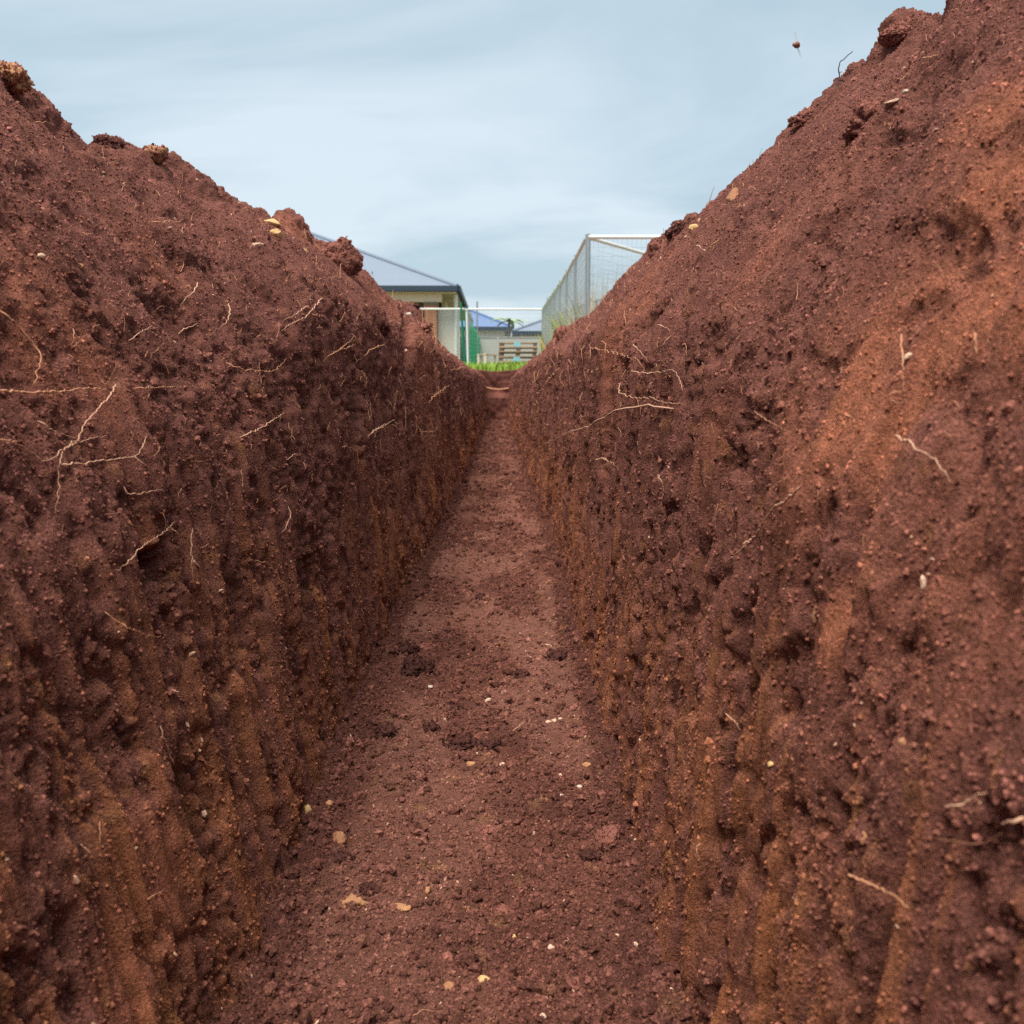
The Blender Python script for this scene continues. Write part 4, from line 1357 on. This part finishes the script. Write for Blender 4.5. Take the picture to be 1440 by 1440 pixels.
# ---------- far houses
def far_house(label, px, py, y, width, depth, right, mroof, pitch_deg, mwall, wallh):
    c = at(px, py, y)
    z0 = gz(y)
    t = thing("house", label, "house", (c.x, y, z0), group="houses beyond the far fence")
    s = -1 if right else 1              # body extends away from the seen corner
    xa, xb = (0, s * width)
    e = c.z - z0
    lo, hi = min(xa, xb), max(xa, xb)
    p = math.tan(R(pitch_deg)); h = depth / 2 * p
    A, B, C2, D2 = (lo, 0, e), (hi, 0, e), (hi, depth, e), (lo, depth, e)
    E, G = (lo + depth / 2, depth / 2, e + h), (hi - depth / 2, depth / 2, e + h)
    r = MB(); r.poly([A, B, G, E]); r.poly([B, C2, G]); r.poly([C2, D2, E, G]); r.poly([D2, A, E]); r.poly([D2, C2, B, A])
    rf = r.build("roof", mroof, t)
    for a_, b_ in ((B, G), (A, E), (E, G)):
        MB().tube((a_[0], a_[1], a_[2] + .03), (b_[0], b_[1], b_[2] + .03), .09).build("ridge_cap", mroof, rf)
    MB().box(lo - .05, hi + .05, -.15, -.003, e - .22, e + .02).build("gutter", M_GUT, t)
    MB().box(lo + .5, hi - .5, .5, depth - .5, 0, e - .03).build("wall", mwall, t)
    for k in range(3):
        x = lo + (hi - lo) * (.2 + .27 * k)
        w = MB().box(x, x + 1.5, .44, .497, .9, 2.1).build("window", M_WPAINT, t)
        MB().box(x + .07, x + 1.43, .425, .437, .97, 2.03).build("pane", M_GLASS, w)
    return t


far_house("white walled house with blue roof past the green cloth", 721, 460, 66, 17, 12, True, M_ROOFB, 24, M_WPAINT, 2.6)
far_house("pale house with slate grey roof past the right fence", 721, 466, 60, 19, 13, False, M_ROOFG, 22, M_WALLB, 2.6)

# ---------- far sheet fence
t = thing("sheet_fence", "long pale grey sheet metal fence behind the pallets", "fence", (at(700, 480, 50).x, 50, gz(50)))
fh = at(700, 474, 50).z - gz(50)
for k in range(-6, 7):
    x = k * 2.4
    m = MB()
    MB().box(x + .04, x + 2.36, -.01, .01, .05, fh - .04).build("panel", M_CBOND, t)
    MB().box(x - .035, x + .035, -.035, .035, 0, fh).build("post", M_CBOND, t)
MB().box(-14.4, 16.8, -.03, .03, fh - .037, fh + .02).build("top_rail", M_CONC, t)

# ---------- pallets
PALY = 31.2
pl, pr = at(702, 500, PALY), at(756, 500, PALY)
pwid = pr.x - pl.x


def pallet_proto():
    t = thing("pallet", "proto", "pallet", group="stack of pallets beside the fence")
    w, d = pwid, 1.05
    for k in range(6):
        y = k * (d - .12) / 5
        MB().box(0, w, y, y + .115, .118, .142).build("board", M_PAL, t)
    for k in range(3):
        y = k * (d - .12) / 2
        MB().box(0, w, y, y + .1, 0, .02).build("board", M_PAL, t)
    for x in (0.01, w / 2 - .06, w - .13):
        MB().box(x, x + .12, .01, d - .02, .021, .117).build("bearer", M_PALD, t)
    return t


pz = gz(PALY)
pp = pallet_proto()
labs = ["bottom pallet of the stack, half sunk in the grass", "second pallet from the bottom, with pale blue paint at its middle", "middle pallet of the stack of five",
        "second pallet from the top of the stack", "topmost pallet, with pale blue paint at its middle"]
base_z = at(728, 480, PALY).z - 5 * .15
for k in range(5):
    o = pp if k == 0 else copy_tree(pp)
    o.location = (pl.x + random.uniform(-.03, .03), PALY + random.uniform(-.03, .03), base_z + k * .147)
    o.rotation_euler = (0, 0, random.uniform(-.04, .04))
    o["label"] = labs[k]
    if k in (1, 4):
        MB().box(pwid / 2 - .13, pwid / 2 + .07, -.03, -.004, .005, .14).build("painted_end", M_CYAN, o)

# ---------- pale posts in the grass
for (px, top, bot, wpx, y, lab) in ((683, 497, 519, 6, 32.2, "cream capped pipe standing in the grass left of the pallets"),
                                   (673, 498, 517, 4, 32.6, "shorter cream pipe between green cloth and capped pipe"),
                                   (832, 418, 446, 4, 17, "short white stake behind the right heap in yellow weeds")):
    a = at(px, top, y); b = at(px, bot, y); k = px_size(a)
    t = thing("marker_pipe", lab, "pipe", (a.x, y, min(b.z, gz(y))), group="pale pipes standing in the grass")
    hh = a.z - t.location.z
    MB().tube((0, 0, 0), (0, 0, hh - .03), wpx * k / 2, 12).build("pipe", M_PVC, t)
    MB().tube((0, 0, hh - .03), (0, 0, hh), wpx * k / 2 * 1.25, 12).build("cap", M_PVC, t)
a = at(672, 498, 33.6); b = at(699, 498, 33.6)
tb = thing("trestle", "low timber trestle behind the cream pipes", "trestle", (a.x, 33.6, gz(33.6)))
hh = a.z - gz(33.6)
MB().box(0, b.x - a.x, -.2, .2, hh - .05, hh).build("top_board", M_PAL, tb)
for x in (.05, b.x - a.x - .1):
    MB().box(x, x + .06, -.15, .15, 0, hh - .052).build("leg", M_PAL, tb)

# grey block at the right fence
a = at(806, 443, 18); b = at(828, 462, 18)
MB().box(a.x, b.x, 18, 18.6, gz(18) - .02, a.z).build("concrete_block", M_CONC, bev=.03, label="grey concrete block half hidden behind the right heap", cat="block")

# ---------- small palm like tree
t = thing("young_palm", "small pale green palm between the blue and the grey roof", "palm tree", (at(715, 460, 52).x, 52, gz(52)))
top = at(714, 452, 52).z - gz(52)
MB().tube((0, 0, 0), (.03, 0, top), (.10, .06)).build("trunk", M_BARK, t)
for k in range(9):
    az = k * 2.4 + .4; el = .25 + .5 * ((k * 37) % 10) / 10
    L = .9 + .25 * ((k * 53) % 7) / 7
    bm = bmesh.new(); prev = None
    for q in range(6):
        f_ = q / 5; rr = L * f_; z = top + L * (math.sin(el) * f_ * 1.0 - .55 * f_ * f_)
        w = .11 * math.sin(math.pi * min(.97, f_ * .85 + .12))
        cx, cy = .03 + rr * math.cos(az), rr * math.sin(az)
        v1 = bm.verts.new((cx - w * math.sin(az), cy + w * math.cos(az), z - .04)); v0 = bm.verts.new((cx, cy, z)); v2 = bm.verts.new((cx + w * math.sin(az), cy - w * math.cos(az), z - .04))
        if prev:
            bm.faces.new((prev[0], v1, v0, prev[1])); bm.faces.new((prev[1], v0, v2, prev[2]))
        prev = (v1, v0, v2)
    me = bpy.data.meshes.new("frond"); bm.to_mesh(me); bm.free()
    put("frond", me, M_LEAF, t)

# thin stakes rising behind the right fence
for (px, top, y, lab) in ((769, 418, 34, "thin dark stake, left of three beyond the right fence"), (773, 416, 35, "thin dark stake, middle of three beyond the right fence"),
                          (778, 424, 34.5, "thin dark stake, right of three beyond the right fence")):
    a = at(px, top, y)
    MB().tube((a.x, y, gz(y)), (a.x + .02, y, a.z), .022, 6).tube((a.x + .02, y, a.z - .25), (a.x + .02, y, a.z - .2), .04, 6).build("stake", M_CONC, label=lab, cat="stake", group="stakes beyond the right fence")


# ---------- grass and weeds
def blades(name, spots, m, label):
    V, Fc = [], []
    for (x, y, h, w, bend, az) in spots:
        z = gz(y) - .02
        dx, dy_ = math.cos(az), math.sin(az)
        b = len(V)
        for q, f_ in enumerate((0, .45, .8)):
            ww = w * (1 - f_ * .6)
            cx, cy, cz = x + dx * bend * h * f_ * f_, y + dy_ * bend * h * f_ * f_, z + h * f_
            V.append((cx - dy_ * ww, cy + dx * ww * .3, cz)); V.append((cx + dy_ * ww, cy - dx * ww * .3, cz))
        V.append((x + dx * bend * h, y + dy_ * bend * h, z + h * .97)); V.append((x + dx * bend * h + .001, y + dy_ * bend * h, z + h * .97))
        for q in range(3):
            Fc.append((b + 2 * q, b + 2 * q + 1, b + 2 * q + 3, b + 2 * q + 2))
    return put(name, new_mesh(name, V, Fc, False), m, kind="stuff", label=label)


rnd = random.Random(3)
sp = []
for k in range(14000):
    y = YEND + .55 + 17 * rnd.random() ** 1.4
    x = rnd.uniform(-2.2, 2.6)
    sp.append((x, y, rnd.uniform(.05, .2) * (1 + .8 * (mnoise.noise((x, y, 0)) + .3)), rnd.uniform(.004, .012), rnd.uniform(.1, .8), rnd.uniform(0, 6.28)))
blades("grass", sp, M_GRASS, "bright green grass at the far end of the trench")
sp = []
for k in range(12000):
    y = rnd.uniform(16.2, 34)
    x = near.x + .12 + abs(rnd.gauss(0, .45))
    if y > 31 and x < 1.3: continue
    clump = max(0, mnoise.noise((x * .9, y * .6, 4)) + .35)
    sp.append((x, y, (.35 + rnd.random() * .75) * (.45 + 1.1 * clump), rnd.uniform(.005, .014), rnd.uniform(.05, .5), rnd.uniform(0, 6.28)))
blades("weeds", sp, M_WEED, "yellow green weeds growing along the right fence")
sp = []
for k in range(1100):
    y = rnd.uniform(16.5, 33)
    x = near.x + .1 + abs(rnd.gauss(0, .5))
    sp.append((x, y, rnd.uniform(.9, 1.9), rnd.uniform(.003, .007), rnd.uniform(.02, .18), rnd.uniform(0, 6.28)))
blades("dry_grass", sp, M_DRY, "tall dry grass stalks standing through the right fence mesh")
